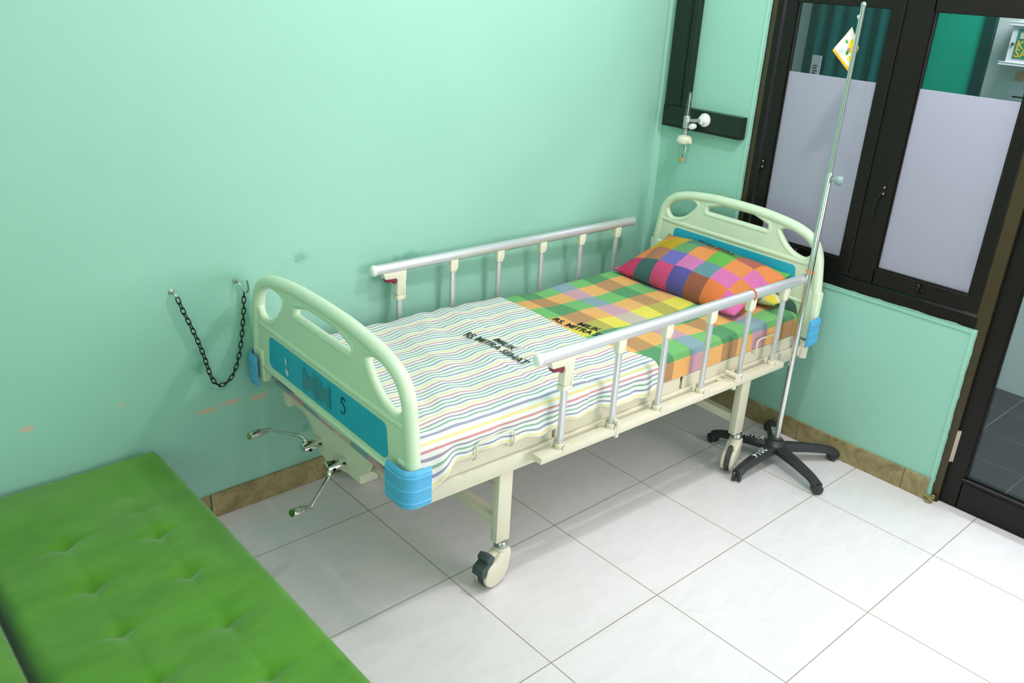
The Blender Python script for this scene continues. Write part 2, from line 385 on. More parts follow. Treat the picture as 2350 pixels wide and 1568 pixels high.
# ================================================================== THE ROOM
XW, YW = 1.86, 0.31          # inner faces of the window wall and the long wall
XL, YF, ZC = -2.7, -4.5, 2.80
YE = -2.62                    # the window wall ends here; beyond it the room is wider
tag(struct(B().box(XL, XW + .12, YF, YW + .1, -0.1, 0, 0).box(XW + .1205, 3.36, YF, YE, -.1, 0).done('floor', M['floor'], smooth=0), 'white tiled floor of the room'))
struct(B().box(XL - .1, 4.2, YF - .1, YW + .1, ZC, ZC + .1).done('ceiling', M['ceiling'], smooth=0))
struct(B().box(XL - .1, XW + .14, YW, YW + .12, -.1, ZC).done('wall_left', M['wall'], smooth=0), 'long mint green wall behind the bed')
struct(B().box(XL - .12, XL, YF, YW, 0, ZC).done('wall_front', M['plain_wall'], smooth=0))
struct(B().box(XL - .12, 4.2, YF - .12, YF, 0, ZC).done('wall_right', M['plain_wall'], smooth=0))

# window wall: pier, spandrel under the windows, head, far pier; chipped plaster lip along the opening
Y0, Y1, YD, YD2 = -0.195, -1.315, -1.345, -2.26     # opening left edge, spandrel end, door leaf edge, far door edge
ZS, ZH = 0.757, 2.16
wb = B()
def jagged(axis, a, b, fixed, n, amp):
    return [(a + (b - a) * i / n, fixed + random.uniform(-amp, amp)) for i in range(n + 1)]
pier = [(YW, 0.0), (YW, ZC)] + [(Y0 + random.uniform(-.002, .002), z) for z in [ZC - (ZC - ZS) * i / 60 for i in range(61)]] + [(Y0, 0.0)]
wb.prism([(y, z) for y, z in pier], XW, XW + .12, 'yz')
spand = [(Y0 + .001, 0.0)] + [(Y0 - (Y0 - Y1) * i / 40, ZS + random.uniform(-.002, .002)) for i in range(41)] + [(Y1 + random.uniform(-.0022, .0018), ZS - .02 - (ZS - .03) * i / 36) for i in range(37)] + [(Y1, 0.0)]
wb.prism(spand, XW, XW + .12, 'yz')
wb.box(XW, XW + .12, YD2 - .02, Y0 - .0005, ZH, ZC - .0005); wb.box(XW, XW + .12, YE, YD2 - .03, 0.0005, ZC)
wall_back = struct(wb.done('wall_back', M['wall'], smooth=0), 'mint green wall holding the windows and the door')
# plaster bead inside the opening edge and in the room corner
tb = B()
tb.box(XW - .004, XW, Y0 + .000, Y0 + .012, ZS, ZC - .002, 0.0015, 1); tb.box(XW - .004, XW, Y0 - .3, Y1 + .016, ZS - .014, ZS - .002, .0015, 1); tb.box(XW - .004, XW, Y1 + .002, Y1 + .016, 0.10, ZS - .002, .0015, 1)
struct(tb.done('trim_1', M['wall'], smooth=0), 'raised plaster bead round the window opening')
struct(B().prism([(XW - .024, YW + .001), (XW + .001, YW + .001), (XW + .001, YW - .022), (XW - .006, YW - .020)], 0.0, ZC - .002, 'xy').done('trim_2', M['wall'], smooth=0), 'plaster fillet in the room corner')

def skirting(name, along, a, b, fixed, out):
    bb = B(); p = a; k = 0
    while abs(p - b) > 1e-4:
        q = p + math.copysign(min(0.498, abs(b - p)), b - p); lo, hi = sorted((p, q)); lo += .001; hi -= .001
        f0, f1 = sorted((fixed, fixed + out))
        if along == 'x': bb.box(lo, hi, f0, f1, 0.0005, .100 + .0012 * (k % 2), .0015, 1)
        else: bb.box(f0, f1, lo, hi, 0.0005, .096 + .0012 * (k % 2), .0015, 1)
        p = q; k += 1
    return struct(bb.done(name, M['marble'], smooth=0), 'brown marble skirting tiles along the foot of the wall')
skirting('baseboard_left', 'x', -.482, 1.845, YW, -.010); bl = skirting('baseboard_front', 'x', -.486, XL + .01, YW, -.010)
skirting('baseboard_back', 'y', .297, Y1 + .012, XW, -.010)
# crumbled cement at the foot of the wall end
cb = B()
for i in range(46):
    a = random.random(); r = random.uniform(.003, .011)
    cb.lathe([(0, -r * .5), (r, -r * .2), (r * .7, r * .5), (0, r * .7)], (XW - .012 + random.uniform(-.012, .03), Y1 + random.uniform(-.018, .014), random.uniform(.002, .03) * (1 - a * .7)), (random.random(), random.random(), 1), 6)
struct(cb.done('trim_3', simple('crumbled_cement', srgb(176, 158, 112), 0.9, vary=.2), smooth=0), 'crumbling cement at the foot of the wall beside the door')

# ---- aluminium window frame (fixed), two hinged windows, door
XG = 1.884
fr = B()
fr.box(XW + .016, XW + .085, -.200, -.246, ZS - .03, ZH, .002, 1)                  # left jamb
fr.box(XW + .012, XW + .085, -.2, -1.30, ZS + .001, ZS + .046, .002, 1)            # sill
fr.box(XW + .016, XW + .085, -.2, -1.30, 1.925, 1.975, .002, 1)                    # head rail
fr.box(XW + .020, XW + .085, -.766, -.826, ZS + .04, 1.93, .002, 1)                # mullion
fr.box(XW + .020, XW + .085, -.246, -1.30, 1.975, ZH, 0)                           # dark panel above
struct(fr.done('trim_4', M['black_alu'], smooth=0), 'dark aluminium frame round both windows')
struct(B().box(XW + .0155, XW + .020, -.2035, -.222, ZS - .02, ZH - .01, .001, 1).done('trim_5', M['bronze_alu'], smooth=0), 'olive bronze edge strip of the window frame')
struct(B().box(XW + .014, XW + .09, -1.299, -1.343, 0.0, ZH, .002, 1).done('trim_6', M['bronze_alu'], smooth=0), 'olive bronze post between window and door')
def window(name, ya, yb, lab):
    """sash between ya and yb (ya nearer the corner); glass .047 in"""
    s = B(); g0, g1 = ya - .047, yb + .047; za, zb, zc, zd = .815, .874, 1.857, 1.915
    s.box(XG - .014, XG + .02, ya, g0, za, zd, .002, 1); s.box(XG - .014, XG + .02, yb, g1, za, zd, .002, 1)
    s.box(XG - .014, XG + .02, g0 + .0005, g1 - .0005, za, zb, .002, 1); s.box(XG - .014, XG + .02, g0 + .0005, g1 - .0005, zc, zd, .002, 1)
    for (a, b2, c, d) in ((g0 + .001, g0 - .006, zb, zc), (g1 - .001, g1 + .006, zb, zc)): s.box(XG - .009, XG + .0, a, b2, c, d, .001, 1)
    s.box(XG - .010, XG, g0, g1, zb - .001, zb + .007, .001, 1)
    root = s.done(name, M['black_alu'], smooth=0); struct(root, lab)
    pane = B().box(XG + .004, XG + .009, g0 + .002, g1 - .002, zb - .002, zc + .002).done('glass_pane', M['glass'], root, 0)
    B().box(XG + .0025, XG + .0035, g0 + .001, g1 - .001, zb + .006, 1.587).done('frosted_film', M['frost'], root, 0)
    # catch on the bottom rail and the stay on the corner side
    ym = (ya + yb) / 2; k = B(); k.box(XG - .020, XG - .0135, ym - .022, ym + .022, .836, .850, .002, 1)
    k.lathe([(.010, 0), (.010, .008), (.006, .012), (0, .013)], (XG - .016, ym, .858), (-1, 0, 0), 14); k.tube([(XG - .024, ym, .858), (XG - .03, ym - .004, .842), (XG - .026, ym - .006, .828)], .005, 8)
    k.done('window_catch', M['black_alu'], root)
    st = B(); y = ya + .006
    st.tube([(XG - .016, y - .012, 1.19), (XG - .022, y + .002, 1.14), (XG - .020, y + .004, 1.06)], .0045, 8); st.box(XG - .020, XG - .013, y - .026, y - .004, 1.17, 1.215, .002, 1)
    for dy, dz in ((-.020, 1.205), (-.020, 1.180), (-.004, 1.208)): st.lathe([(.004, 0), (.003, .0025), (0, .003)], (XG - .020, y + dy, dz), (-1, 0, 0), 8)
    st.done('window_stay', M['steel'] if False else M['black_alu'], root)
    sc = B()
    for dy, dz in ((-.020, 1.205), (-.020, 1.180)): sc.lathe([(.0045, 0), (.0035, .002), (0, .0025)], (XG - .0205, y + dy, dz), (-1, 0, 0), 8)
    sc.done('screw_heads', M['steel'], root)
    return root
window('window_1', -.270, -.764, 'dark framed window nearer the corner with frosted lower glass')
window('window_2', -.828, -1.296, 'dark framed window beside the door with frosted lower glass')

dr = B(); xd = 1.894
dr.box(xd, xd + .04, YD, YD - .067, .004, ZH - .03, .002, 1); dr.box(xd, xd + .04, YD2, YD2 + .067, .004, ZH - .03, .002, 1)
dr.box(xd, xd + .04, YD - .0665, YD2 + .0665, .004, .128, .002, 1); dr.box(xd, xd + .04, YD - .0665, YD2 + .0665, ZH - .09, ZH - .03, .002, 1)
dr.box(xd - .006, xd + .01, YD - .066, YD2 + .066, .124, .138, .003, 1); dr.box(xd + .004, xd + .012, YD - .066, YD - .074, .13, ZH - .09, .002, 1)
door = struct(dr.done('door_1', M['black_alu'], smooth=0), 'dark aluminium glass door')
B().box(xd + .018, xd + .023, YD - .064, YD2 + .064, .126, ZH - .08).done('glass_pane', M['glass'], door, 0)
hg = B(); hg.tube([(xd - .006, YD + .002, .190), (xd - .006, YD + .002, .330)], .0065, 12); hg.box(xd - .004, xd + .001, YD - .010, YD + .004, .19, .33, .001, 1)
for z in (.235, .285): hg.lathe([(.0072, 0), (.0072, .003)], (xd - .006, YD + .002, z), (0, 0, 1), 12)
hg.done('hinge', simple('pale_hinge_steel', srgb(205, 190, 175), .4, metal=.2), door)
struct(B().box(XW + .02, XW + .12, YD - .0005, YD2, ZH - .028, ZH).done('trim_7', M['black_alu'], smooth=0))

# frames and panes added on solid wall behind the two unseen area lights
for nm, ax, p, a0, a1, z0, z1 in (('added_window_3', 'x', YF, .86, 3.14, .88, 2.36), ('added_window_4', 'y', XL, -3.54, -1.86, .71, 2.29)):
    f = B(); g = B(); am = (a0 + a1) / 2
    for lo_, hi_, c, d_ in ((a0, a0 + .05, z0, z1), (a1 - .05, a1, z0, z1), (am - .025, am + .025, z0 + .05, z1 - .05), (a0 + .05, a1 - .05, z0, z0 + .05), (a0 + .05, a1 - .05, z1 - .05, z1)):
        if ax == 'x': f.box(lo_, hi_, p + .0005, p + .05, c, d_, .002, 1)
        else: f.box(p + .0005, p + .03, lo_, hi_, c, d_, .002, 1)
    wf = struct(f.done(nm, M['black_alu'], smooth=0))
    if ax == 'x': g.box(a0 + .04, a1 - .04, p + .010, p + .016, z0 + .04, z1 - .04)
    else: g.box(p + .010, p + .016, a0 + .04, a1 - .04, z0 + .04, z1 - .04)
    g.done('frosted_pane', M['frost'], wf, 0)

# ---- corridor seen through the glass
XC = 3.26
struct(B().box(XW + .121, XC + .1, YE + .0005, 1.6, -.1, 0).done('floor_corridor', M['dark_floor'], smooth=0), 'dark tiled corridor floor beyond the glass door')
struct(B().box(XC, XC + .1, YF, 1.6, 0.0005, ZC - .0005).done('wall_corridor', M['corridor_wall'], smooth=0), 'pale wall on the far side of the corridor')
struct(B().box(XW + .1205, XC - .0005, YE, YE + .1, 0.0005, ZC - .0005).done('wall_partition', M['plain_wall'], smooth=0))
struct(B().box(XW + .121, XC, 1.5, 1.6, 0.0005, ZC - .0005).done('wall_corridor_end', M['corridor_wall'], smooth=0))
struct(B().box(XW + .141, XW + .16, YW + .02, 1.499, 0.0005, ZC - .0005).done('wall_corridor_side', M['corridor_wall'], smooth=0))
struct(B().box(XC - .02, XC - .0005, -.30, -.535, 0.0, 2.15, .003, 1).done('door_2', M['teal_door'], smooth=0), 'teal painted door across the corridor')
struct(B().box(XC - .035, XC - .0005, -.538, -.582, 0.0, 2.2, .003, 1).done('trim_8', simple('dark_teal_frame', srgb(8, 62, 60), .5), smooth=0), 'dark frame beside the teal door')
cu = B(); n = 90
pts = [(XC - .045 + .022 * math.sin(i * .55) * (0.6 + .4 * math.sin(i * .13)), .405 - .70 * i / n) for i in range(n + 1)]
for i in range(n):
    (xa, ya), (xb, yb) = pts[i], pts[i + 1]
    vs = [cu.bm.verts.new(p) for p in ((xa, ya, .15), (xb, yb, .15), (xb, yb, 2.3), (xa, ya, 2.3))]; cu.bm.faces.new(vs)
bmesh.ops.remove_doubles(cu.bm, verts=cu.bm.verts[:], dist=1e-5)
curt = cu.done('curtain', M['teal'], smooth=60); sol = curt.modifiers.new('thick', 'SOLIDIFY'); sol.thickness = .003
tag(curt, 'dark teal curtain hanging across the corridor behind the frosted window', 'curtain')
nt = B().box(XC - .084, XC - .080, .325, .268, 1.41, 1.558, .0005, 1).done('paper_notice', M['paper'], smooth=0)
tag(nt, 'white paper notice pinned on the dark teal curtain', 'notice', 'paper notices in the corridor')
lb = B()
for z, a, b2 in ((1.50, .312, .285), (1.487, .315, .288), (1.472, .311, .283), (1.459, .312, .29), (1.437, .306, .292)): lb.box(XC - .0850, XC - .0841, a, b2, z, z + .006)
lb.done('printed_lines', M['ink'], nt, 0)
# suggestion box: white cabinet with a poster door
yb0, zb0, zb1 = -.686, 1.622, 1.805
sb = B(); sb.box(XC - .10, XC - .0005, yb0 - .012, yb0 - .300, zb0 + .01, zb1 - .008, .003, 1); sb.box(XC - .118, XC - .0005, yb0 + .010, yb0 - .322, zb0 - .002, zb0 + .0095, .003, 1); sb.box(XC - .112, XC - .0005, yb0 + .004, yb0 - .316, zb1 - .008, zb1 + .006, .003, 1)
sx = sb.done('suggestion_box', M['skirt_white'], smooth=0); tag(sx, 'white wall box with yellow lettering on a green panel, across the corridor', 'box')
B().box(XC - .103, XC - .1003, yb0 - .038, yb0 - .27, zb0 + .030, zb1 - .024, .001, 1).done('poster', M['board_green'], sx, 0)
for txt, z in (('KOTAK', zb0 + .073), ('SARAN', zb0 + .036)):
    me = text_mesh(txt, .052, .0012); b = B(); b.mesh(me, Matrix(((0, 0, -1, XC - .1042), (-1, 0, 0, yb0 - .042), (0, 1, 0, z), (0, 0, 0, 1)))); b.done('lettering', M['yellow_ink'], sx, 0)
B().box(XC - .1045, XC - .1032, yb0 - .05, yb0 - .10, zb0 + .118, zb0 + .145, .0005, 1).done('picture_print', simple('poster_print', srgb(210, 200, 190), .7), sx, 0)
B().lathe([(.007, 0), (.007, .008), (.004, .012), (0, .013)], (XC - .10, yb0 - .026, zb0 + .093), (-1, 0, 0), 12).done('latch_knob', M['screw'], sx)
p2 = B().box(XC - .004, XC - .0005, -.715, -.93, 1.30, 1.505, .0005, 1).done('paper_notice', M['paper'], smooth=0); tag(p2, 'pale lilac paper notice taped below the white wall box', 'notice', 'paper notices in the corridor')
B().box(XC - .0048, XC - .0041, -.735, -.90, 1.467, 1.474).done('printed_lines', M['ink'], p2, 0)
p3 = B().box(XC - .004, XC - .0005, -.728, -.765, 1.545, 1.588, .0005, 1).done('sticker', simple('orange_sticker', srgb(226, 176, 140), .7), smooth=0); tag(p3, 'small orange sticker on the corridor wall under the white box', 'sticker')

# ---- lamps on the ceiling (out of the picture, they light it)
for i, (x, y, z, e, c) in enumerate(LAMPS):
    r = empty('ceiling_lamp', (x, y, ZC)); tag(r, ('round white ceiling lamp over the head end of the bed', 'round white ceiling lamp over the foot end of the bed')[i], 'lamp', 'ceiling lamps')
    B().lathe([(.055, -.0005), (.055, -.03), (.04, -.04), (.022, -.045), (.02, -.06)], (0, 0, 0), (0, 0, 1)).done('lamp_holder', M['white_plastic'], r)

# ================================================================== CABLE TRUNKING + OXYGEN OUTLET
tr = empty('cable_trunking', (XW, .04, 1.37)); tag(tr, 'black plastic trunking running down the corner and turning along the wall', 'trunking')
def loc_box(b, o, x0, x1, y0, y1, z0, z1, bev=.002): return b.box(x0 - o[0], x1 - o[0], y0 - o[1], y1 - o[1], z0 - o[2], z1 - o[2], bev, 1)
o = (XW, .04, 1.37)
loc_box(B(), o, 1.822, XW - .0005, .136, .262, 1.3735, ZC - .001).done('vertical_duct', M['duct'], tr, 0)
loc_box(B(), o, 1.8185, 1.8215, .166, .172, 1.376, ZC - .001, .0008).done('cover_joint', M['black_alu'], tr, 0)
loc_box(B(), o, 1.818, XW - .0005, -.175, .262, 1.277, 1.373).done('horizontal_duct', M['duct'], tr, 0)
loc_box(B(), o, 1.8165, 1.8178, -.165, .25, 1.284, 1.288, .0004).done('cover_joint', M['black_alu'], tr, 0)

ox = empty('oxygen_flowmeter', (1.817, .018, 1.336)); tag(ox, 'white and clear oxygen flowmeter with humidifier bottle on the black trunking', 'flowmeter')
d = B(); d.lathe([(.030, 0), (.030, .006), (.027, .010), (.020, .011), (.019, .020), (.016, .022), (.016, .034), (.009, .036)], (0, 0, 0), (-1, 0, 0), 28); d.done('wall_outlet', M['white_plastic'], ox)
fx, fy = -.050, .062                                # flow tube axis, relative
d = B(); d.tube([(-.034, .0, 0), (-.045, .03, -.004), (fx, fy, -.008)], .0085, 12); d.lathe([(.014, -.03), (.016, -.024), (.016, .020), (.013, .026)], (fx, fy, -.012), (0, 0, 1), 20); d.done('flow_valve', M['steel'], ox)
B().lathe([(0, -.012), (.011, -.010), (.013, 0), (.013, .016), (.010, .022), (0, .023)], (fx + .0, fy - .040, -.028), (-1, 0, 0), 18).done('control_knob', M['white_plastic'], ox)
t_ = B(); t_.lathe([(.0145, .010), (.0145, .07), (.010, .075), (.0085, .10), (.0085, .118), (.006, .120)], (fx, fy + .0, 0), (0, 0, 1), 18); t_.done('flow_tube', M['clear_plastic'], ox)
B().lathe([(.0035, .012), (.0035, .112)], (fx, fy, 0), (0, 0, 1), 8).done('scale_rod', M['steel'], ox)
B().lathe([(.008, -.045), (.008, -.052), (.012, -.053), (.012, -.066), (.008, -.067), (.008, -.078)], (fx, fy, 0), (0, 0, 1), 16).done('connector', M['steel'], ox)
ld_ = B(); ld_.lathe([(.011, -.072), (.028, -.078), (.032, -.086), (.032, -.104), (.028, -.110), (.022, -.112)], (fx, fy, 0), (0, 0, 1), 24)
for k in range(16):
    a = 2 * PI * k / 16; ld_.box(-.002, .002, -.0015, .0015, -.104, -.086, .0005, 1, Matrix.Translation((fx + .032 * math.cos(a), fy + .032 * math.sin(a), 0)))
ld_.tube([(fx - .01, fy - .026, -.092), (fx - .016, fy - .05, -.100)], .0055, 10); ld_.done('bottle_cap', M['ivory'], ox)
B().lathe([(.024, -.111), (.0265, -.116), (.0265, -.190), (.024, -.199), (0, -.200)], (fx, fy, 0), (0, 0, 1), 24).done('humidifier_bottle', M['clear_plastic'], ox)
B().lathe([(.0028, -.11), (.0028, -.178)], (fx, fy, 0), (0, 0, 1), 8).done('dip_tube', M['screw'], ox)
B().lathe([(0, -.176), (.008, -.178), (.010, -.186), (.008, -.193), (0, -.194)], (fx, fy, 0), (0, 0, 1), 14).done('float', M['orange_float'], ox)

# ================================================================== CHAIN ON TWO HOOKS
def hook(x, z, big):
    b = B()
    b.lathe([(.009, 0), (.009, .002), (.004, .004)], (x, YW - .0005, z), (0, -1, 0), 14)
    if big: b.tube(arc([(x, YW, z), (x + .004, YW - .018, z - .004), (x + .012, YW - .030, z - .028), (x + .020, YW - .036, z - .036), (x + .026, YW - .044, z - .022), (x + .020, YW - .050, z + .012)], 6), .0032, 10)
    else: b.tube(arc([(x, YW, z), (x + .003, YW - .014, z - .002), (x + .008, YW - .022, z - .012), (x + .012, YW - .016, z - .020)], 6), .0032, 10)
    return b.done('wall_hook', M['steel'])
tag(hook(-.541, .902, False), 'small screw hook holding the left end of the black chain', 'hook', 'hooks of the wall chain')
tag(hook(-.322, .898, True), 'open steel cup hook holding the right end of the black chain', 'hook', 'hooks of the wall chain')
ca = [(-.531, .885), (-.516, .835), (-.497, .78), (-.478, .72), (-.462, .66), (-.452, .61), (-.440, .566), (-.423, .541), (-.402, .536), (-.376, .551), (-.354, .585), (-.338, .63), (-.326, .68), (-.316, .74), (-.308, .80), (-.303, .862)]
ca = arc([(x, z, 0) for x, z in ca], 10)
L = [0]
for a, b2 in zip(ca, ca[1:]): L.append(L[-1] + (b2 - a).length)
def at_len(s):
    for i in range(len(L) - 1):
        if L[i + 1] >= s: t = (s - L[i]) / (L[i + 1] - L[i]); return ca[i].lerp(ca[i + 1], t), (ca[i + 1] - ca[i]).normalized()
    return ca[-1], (ca[-1] - ca[-2]).normalized()
NL = 36; pitch = L[-1] / NL; cb = B()
for i in range(NL):
    c, t = at_len((i + .5) * pitch); c3 = Vector((c.x, YW - .022, c.y)); t3 = Vector((t.x, 0, t.y)); side = Vector((t.y, 0, -t.x)) if i % 2 == 0 else Vector((0, 1, 0))
    if i % 2: side = (side + Vector((t.y, 0, -t.x)) * .35).normalized()
    pl = []; hl = pitch * .72; hw = .0062
    for k in range(16):
        a = 2 * PI * k / 16; sx_, sy_ = math.cos(a), math.sin(a); pl.append(c3 + t3 * (math.copysign(abs(sx_) ** .6, sx_) * (hl - .002)) + side * (math.copysign(abs(sy_) ** .6, sy_) * hw))
    cb.tube(pl, .0020, 7, closed=True)
tag(cb.done('chain', M['chain']), 'black steel chain hanging in a loop on the mint wall', 'chain')

# ================================================================== HOSPITAL BED (local axes: x towards the head, y towards the long wall)
BO, BR = (0.104, -0.612, 0.0), math.radians(-2.0)
bed = empty('hospital_bed', BO, BR); tag(bed, 'cream hospital bed with blue panels and side rails standing along the green wall', 'bed')

fb = B()
fb.box(-.328, 1.640, -.008, .036, .432, .490, .004); fb.box(-.350, 1.640, .784, .828, .432, .490, .004)
for u in (-.326, .30, .96, 1.60): fb.box(u, u + .03, .0365, .7835, .436, .486, .002, 1)
fb.tube([(1.645, -.032, .45), (1.645, -.032, .525)], .020, 20)      # socket for the drip stand
fb.box(1.60, 1.64, -.03, -.0085, .46, .50, .002, 1)
fb.done('frame', M['cream_metal'], bed, 30)
tb = B()
for (a, b2) in ((-.350, .222), (.236, .872), (.886, 1.622)):
    for v0, v1 in ((.004, .012), (.808, .816)): tb.box(a, b2, v0, v1, .4905, .545, .002, 1)
    tb.box(a, b2, .0125, .8075, .4905, .520, .002, 1)
tb.done('mattress_tray', M['cream_metal'], bed, 30)

def leg(name, u, v0, v1):
    return B().box(u, u + .057, v0, v1, .158, .4315, .003).done(name, M['cream_metal'], bed, 30)
leg('leg', 0.0, .0, .032); leg('leg', 0.0, .788, .820); leg('leg', 1.287, .0, .032); leg('leg', 1.287, .788, .820)
for u in (.010, 1.297): B().box(u, u + .034, .0325, .7875, .205, .243, .003).done('cross_bar', M['cream_metal'], bed, 30)

def caster(u, v, ang, brake):
    """twin shell caster: swivel axis above (u, v), wheel trailing along ang"""
    r = empty('caster', (u, v, 0), ang); r.parent = bed
    b = B(); b.lathe([(.021, .132), (.024, .138), (.024, .148), (.018, .1575)], (0, 0, 0), (0, 0, 1), 24); b.done('swivel', M['steel'], r)
    sh = B()
    prof = roundpoly([(-.028, .122, .01), (.026, .136, .012), (.028, .105, .02), (.018, .05, .04), (-.012, .008, .05), (-.066, .006, .05), (-.098, .04, .05), (-.082, .098, .03), (-.05, .106, .02)], 6)
    for s in (-1, 1): sh.prism(prof, s * .010, s * .027, 'xz', .006)
    sh.box(-.05, .026, -.0115, .0115, .098, .128, .004); sh.lathe([(.026, .118), (.027, .128), (.026, .136), (.022, .138)], (0, 0, 0), (0, 0, 1), 24)
    sh.done('caster_shell', M['cream_metal'], r, 40)
    w_ = B(); w_.lathe([(.020, -.0095), (.055, -.0095), (.0615, -.006), (.0615, .006), (.055, .0095), (.020, .0095)], (-.040, 0, .0618), (0, 1, 0), 40); w_.done('wheel', M['rubber'], r)
    if brake:
        p = B(); p.prism(roundpoly([(-.050, .126, .004), (-.074, .142, .006), (-.090, .128, .006), (-.083, .112, .004), (-.110, .098, .008), (-.112, .070, .008), (-.092, .062, .008), (-.070, .085, .01), (-.055, .108, .005)], 4), -.024, .024, 'xz', .004); p.done('brake_pedal', M['pedal'], r, 40)
    return r
caster(.028, .010, math.radians(8), True); caster(.028, .804, math.radians(-5), False)
caster(1.315, .008, math.radians(20), False); caster(1.315, .804, math.radians(20), False)

def bumper(cu_, cv, su, sv, z0, z1, lu, lv, r=.045):
    """blue corner wrap: su, sv point outwards; lu, lv wing lengths"""
    path = [(cu_ - su * lu, cv)] + [(cu_ - su * r + su * r * math.sin(a), cv - sv * r + sv * r * math.cos(a)) for a in [PI / 2 * k / 8 for k in range(9)]] + [(cu_, cv - sv * lv)]
    b = bmesh.new(); t = .012
    P2 = [Vector(p) for p in path]; rows = []
    zs = [z0, z0 + .006, z0 + .014, z1 - .014, z1 - .006, z1]; ins = [.007, .002, 0, 0, .002, .007]
    # extra rows for the three raised ribs
    zz = []
    for f in (.18, .50, .84):
        zc = z0 + (z1 - z0) * f; zz += [(zc - .0045, 0), (zc - .0032, 0), (zc - .0012, -.0026), (zc + .0012, -.0026), (zc + .0032, 0), (zc + .0045, 0)]
    prof = sorted(list(zip(zs, ins)) + zz)
    nrm = []
    for i, p in enumerate(P2):
        d = (P2[min(i + 1, len(P2) - 1)] - P2[max(i - 1, 0)]).normalized(); nn = Vector((d.y, -d.x)); c = Vector((cu_ - su * .05, cv - sv * .05))
        if nn.dot(p - c) < 0: nn = -nn
        nrm.append(nn)
    for z, k in prof:
        rows.append([b.verts.new((p.x - n.x * k, p.y - n.y * k, z)) for p, n in zip(P2, nrm)])
    back = [[b.verts.new((p.x - n.x * t, p.y - n.y * t, z)) for p, n in zip(P2, nrm)] for z, k in (prof[0], prof[-1])]
    allr = [back[0]] + rows + [back[1]]
    for A, Q in zip(allr, allr[1:] + allr[:1]):
        for i in range(len(A) - 1): b.faces.new((A[i], A[i + 1], Q[i + 1], Q[i]))
    b.faces.new([r_[0] for r_ in allr]); b.faces.new([r_[-1] for r_ in allr][::-1])
    o = B(); o.add(b); return o.done('corner_bumper', M['blue'], bed, 50)
bumper(-.447, -.135, -1, -1, .532, .654, .085, .108); bumper(-.447, .905, -1, 1, .523, .640, .060, .085)
bumper(1.690, -.080, 1, -1, .520, .640, .105, .06); bumper(1.690, .905, 1, 1, .520, .640, .105, .06)
for u, v in ((-.40, -.118), (1.645, -.062)):
    bk = B(); bk.box(u, u + .03, v, -.0085, .535, .56, .002, 1); bk.box(u, u + .03, v, v + .004, .53, .62, .001, 1); bk.done('bumper_bracket', M['black'], bed, 0)

def end_board(name, u, thick, vc, hw, top, zlow, slots, panel, ledge, tuber, side):
    """moulded board standing across the bed at u. hw: half-width profile, outline points d,z from side bottom to crown"""
    out = [(d, z) for d, z in hw]
    left = [(vc - d, z) for d, z in out]; right = [(vc + d, z) for d, z in out[::-1]]
    crown = arc([(v, z, 0) for v, z in left + right], 6); crown = [(p.x, p.y) for p in crown]
    dl = out[0][0]
    arch = [(vc + dl - .001, zlow, .0), (vc + dl - .085, zlow, .02), (vc + dl - .105, ledge - .012, .05), (vc - dl + .105, ledge - .012, .05), (vc - dl + .085, zlow, .02), (vc - dl + .001, zlow, 0)]
    loop = crown + roundpoly(arch, 5)[0:]
    me = plate([loop] + slots, .012, .008)
    b = B(); Mx = Matrix(((0, 0, 1, u), (1, 0, 0, 0), (0, 1, 0, 0), (0, 0, 0, 1)))
    b.mesh(me, Mx)
    # thick rounded rim along the outline (side posts and the arched grip), inset by its own radius
    rim = []
    for i, p in enumerate(crown):
        a = Vector(crown[max(i - 1, 0)]); c = Vector(crown[min(i + 1, len(crown) - 1)]); t = (c - a).normalized(); nn = Vector((t.y, -t.x)); q = Vector(p) + nn * (tuber * .92)
        rim.append((u, q.x, q.y))
    b.tube(rim, tuber, 16, up=(1, 0, 0), sx=1.0)
    # low moulded shoulder running under the slots, and the ledge line under the panel
    for s in slots: 
        n_ = len(s); c = sum((Vector(p) for p in s), Vector((0, 0))) / n_
        b.tube([(u, p[0], p[1]) for p in [tuple(c + (Vector(q) - c) * 1.0 + (Vector(q) - c).normalized() * .013) for q in s]], .0145, 10, closed=True, up=(1, 0, 0))
    pz1 = panel[3]; pd = panel[1]
    b.tube([(u, vc - dl + .040, pz1 + .024)] + [(u, vc + d_, pz1 + .021) for d_ in (-pd, -pd * .5, 0, pd * .5, pd)] + [(u, vc + dl - .040, pz1 + .024)], .0165, 10, up=(1, 0, 0))
    b.box(u - .016, u + .016, vc - dl + .02, vc + dl - .02, ledge - .010, ledge + .004, .004)
    for s in (-1, 1): b.box(u - .019, u + .019, min(vc + s * (dl - .002), vc + s * (dl - .080)), max(vc + s * (dl - .002), vc + s * (dl - .080)), zlow, ledge + .06, .010, 3)
    ob = b.done(name, M['cream_plastic'], bed, 50)
    pl_ = roundpoly([(vc - pd, panel[2], .03), (vc + pd, panel[2], .03), (vc + pd - .012, pz1, .022), (vc - pd + .012, pz1, .022)], 6)
    p = B(); p.prism(pl_, u + side * .012, u + side * .0150, 'yz', .001, 1); p.done('accent_panel', M['blue_panel'], ob, 30)
    return ob
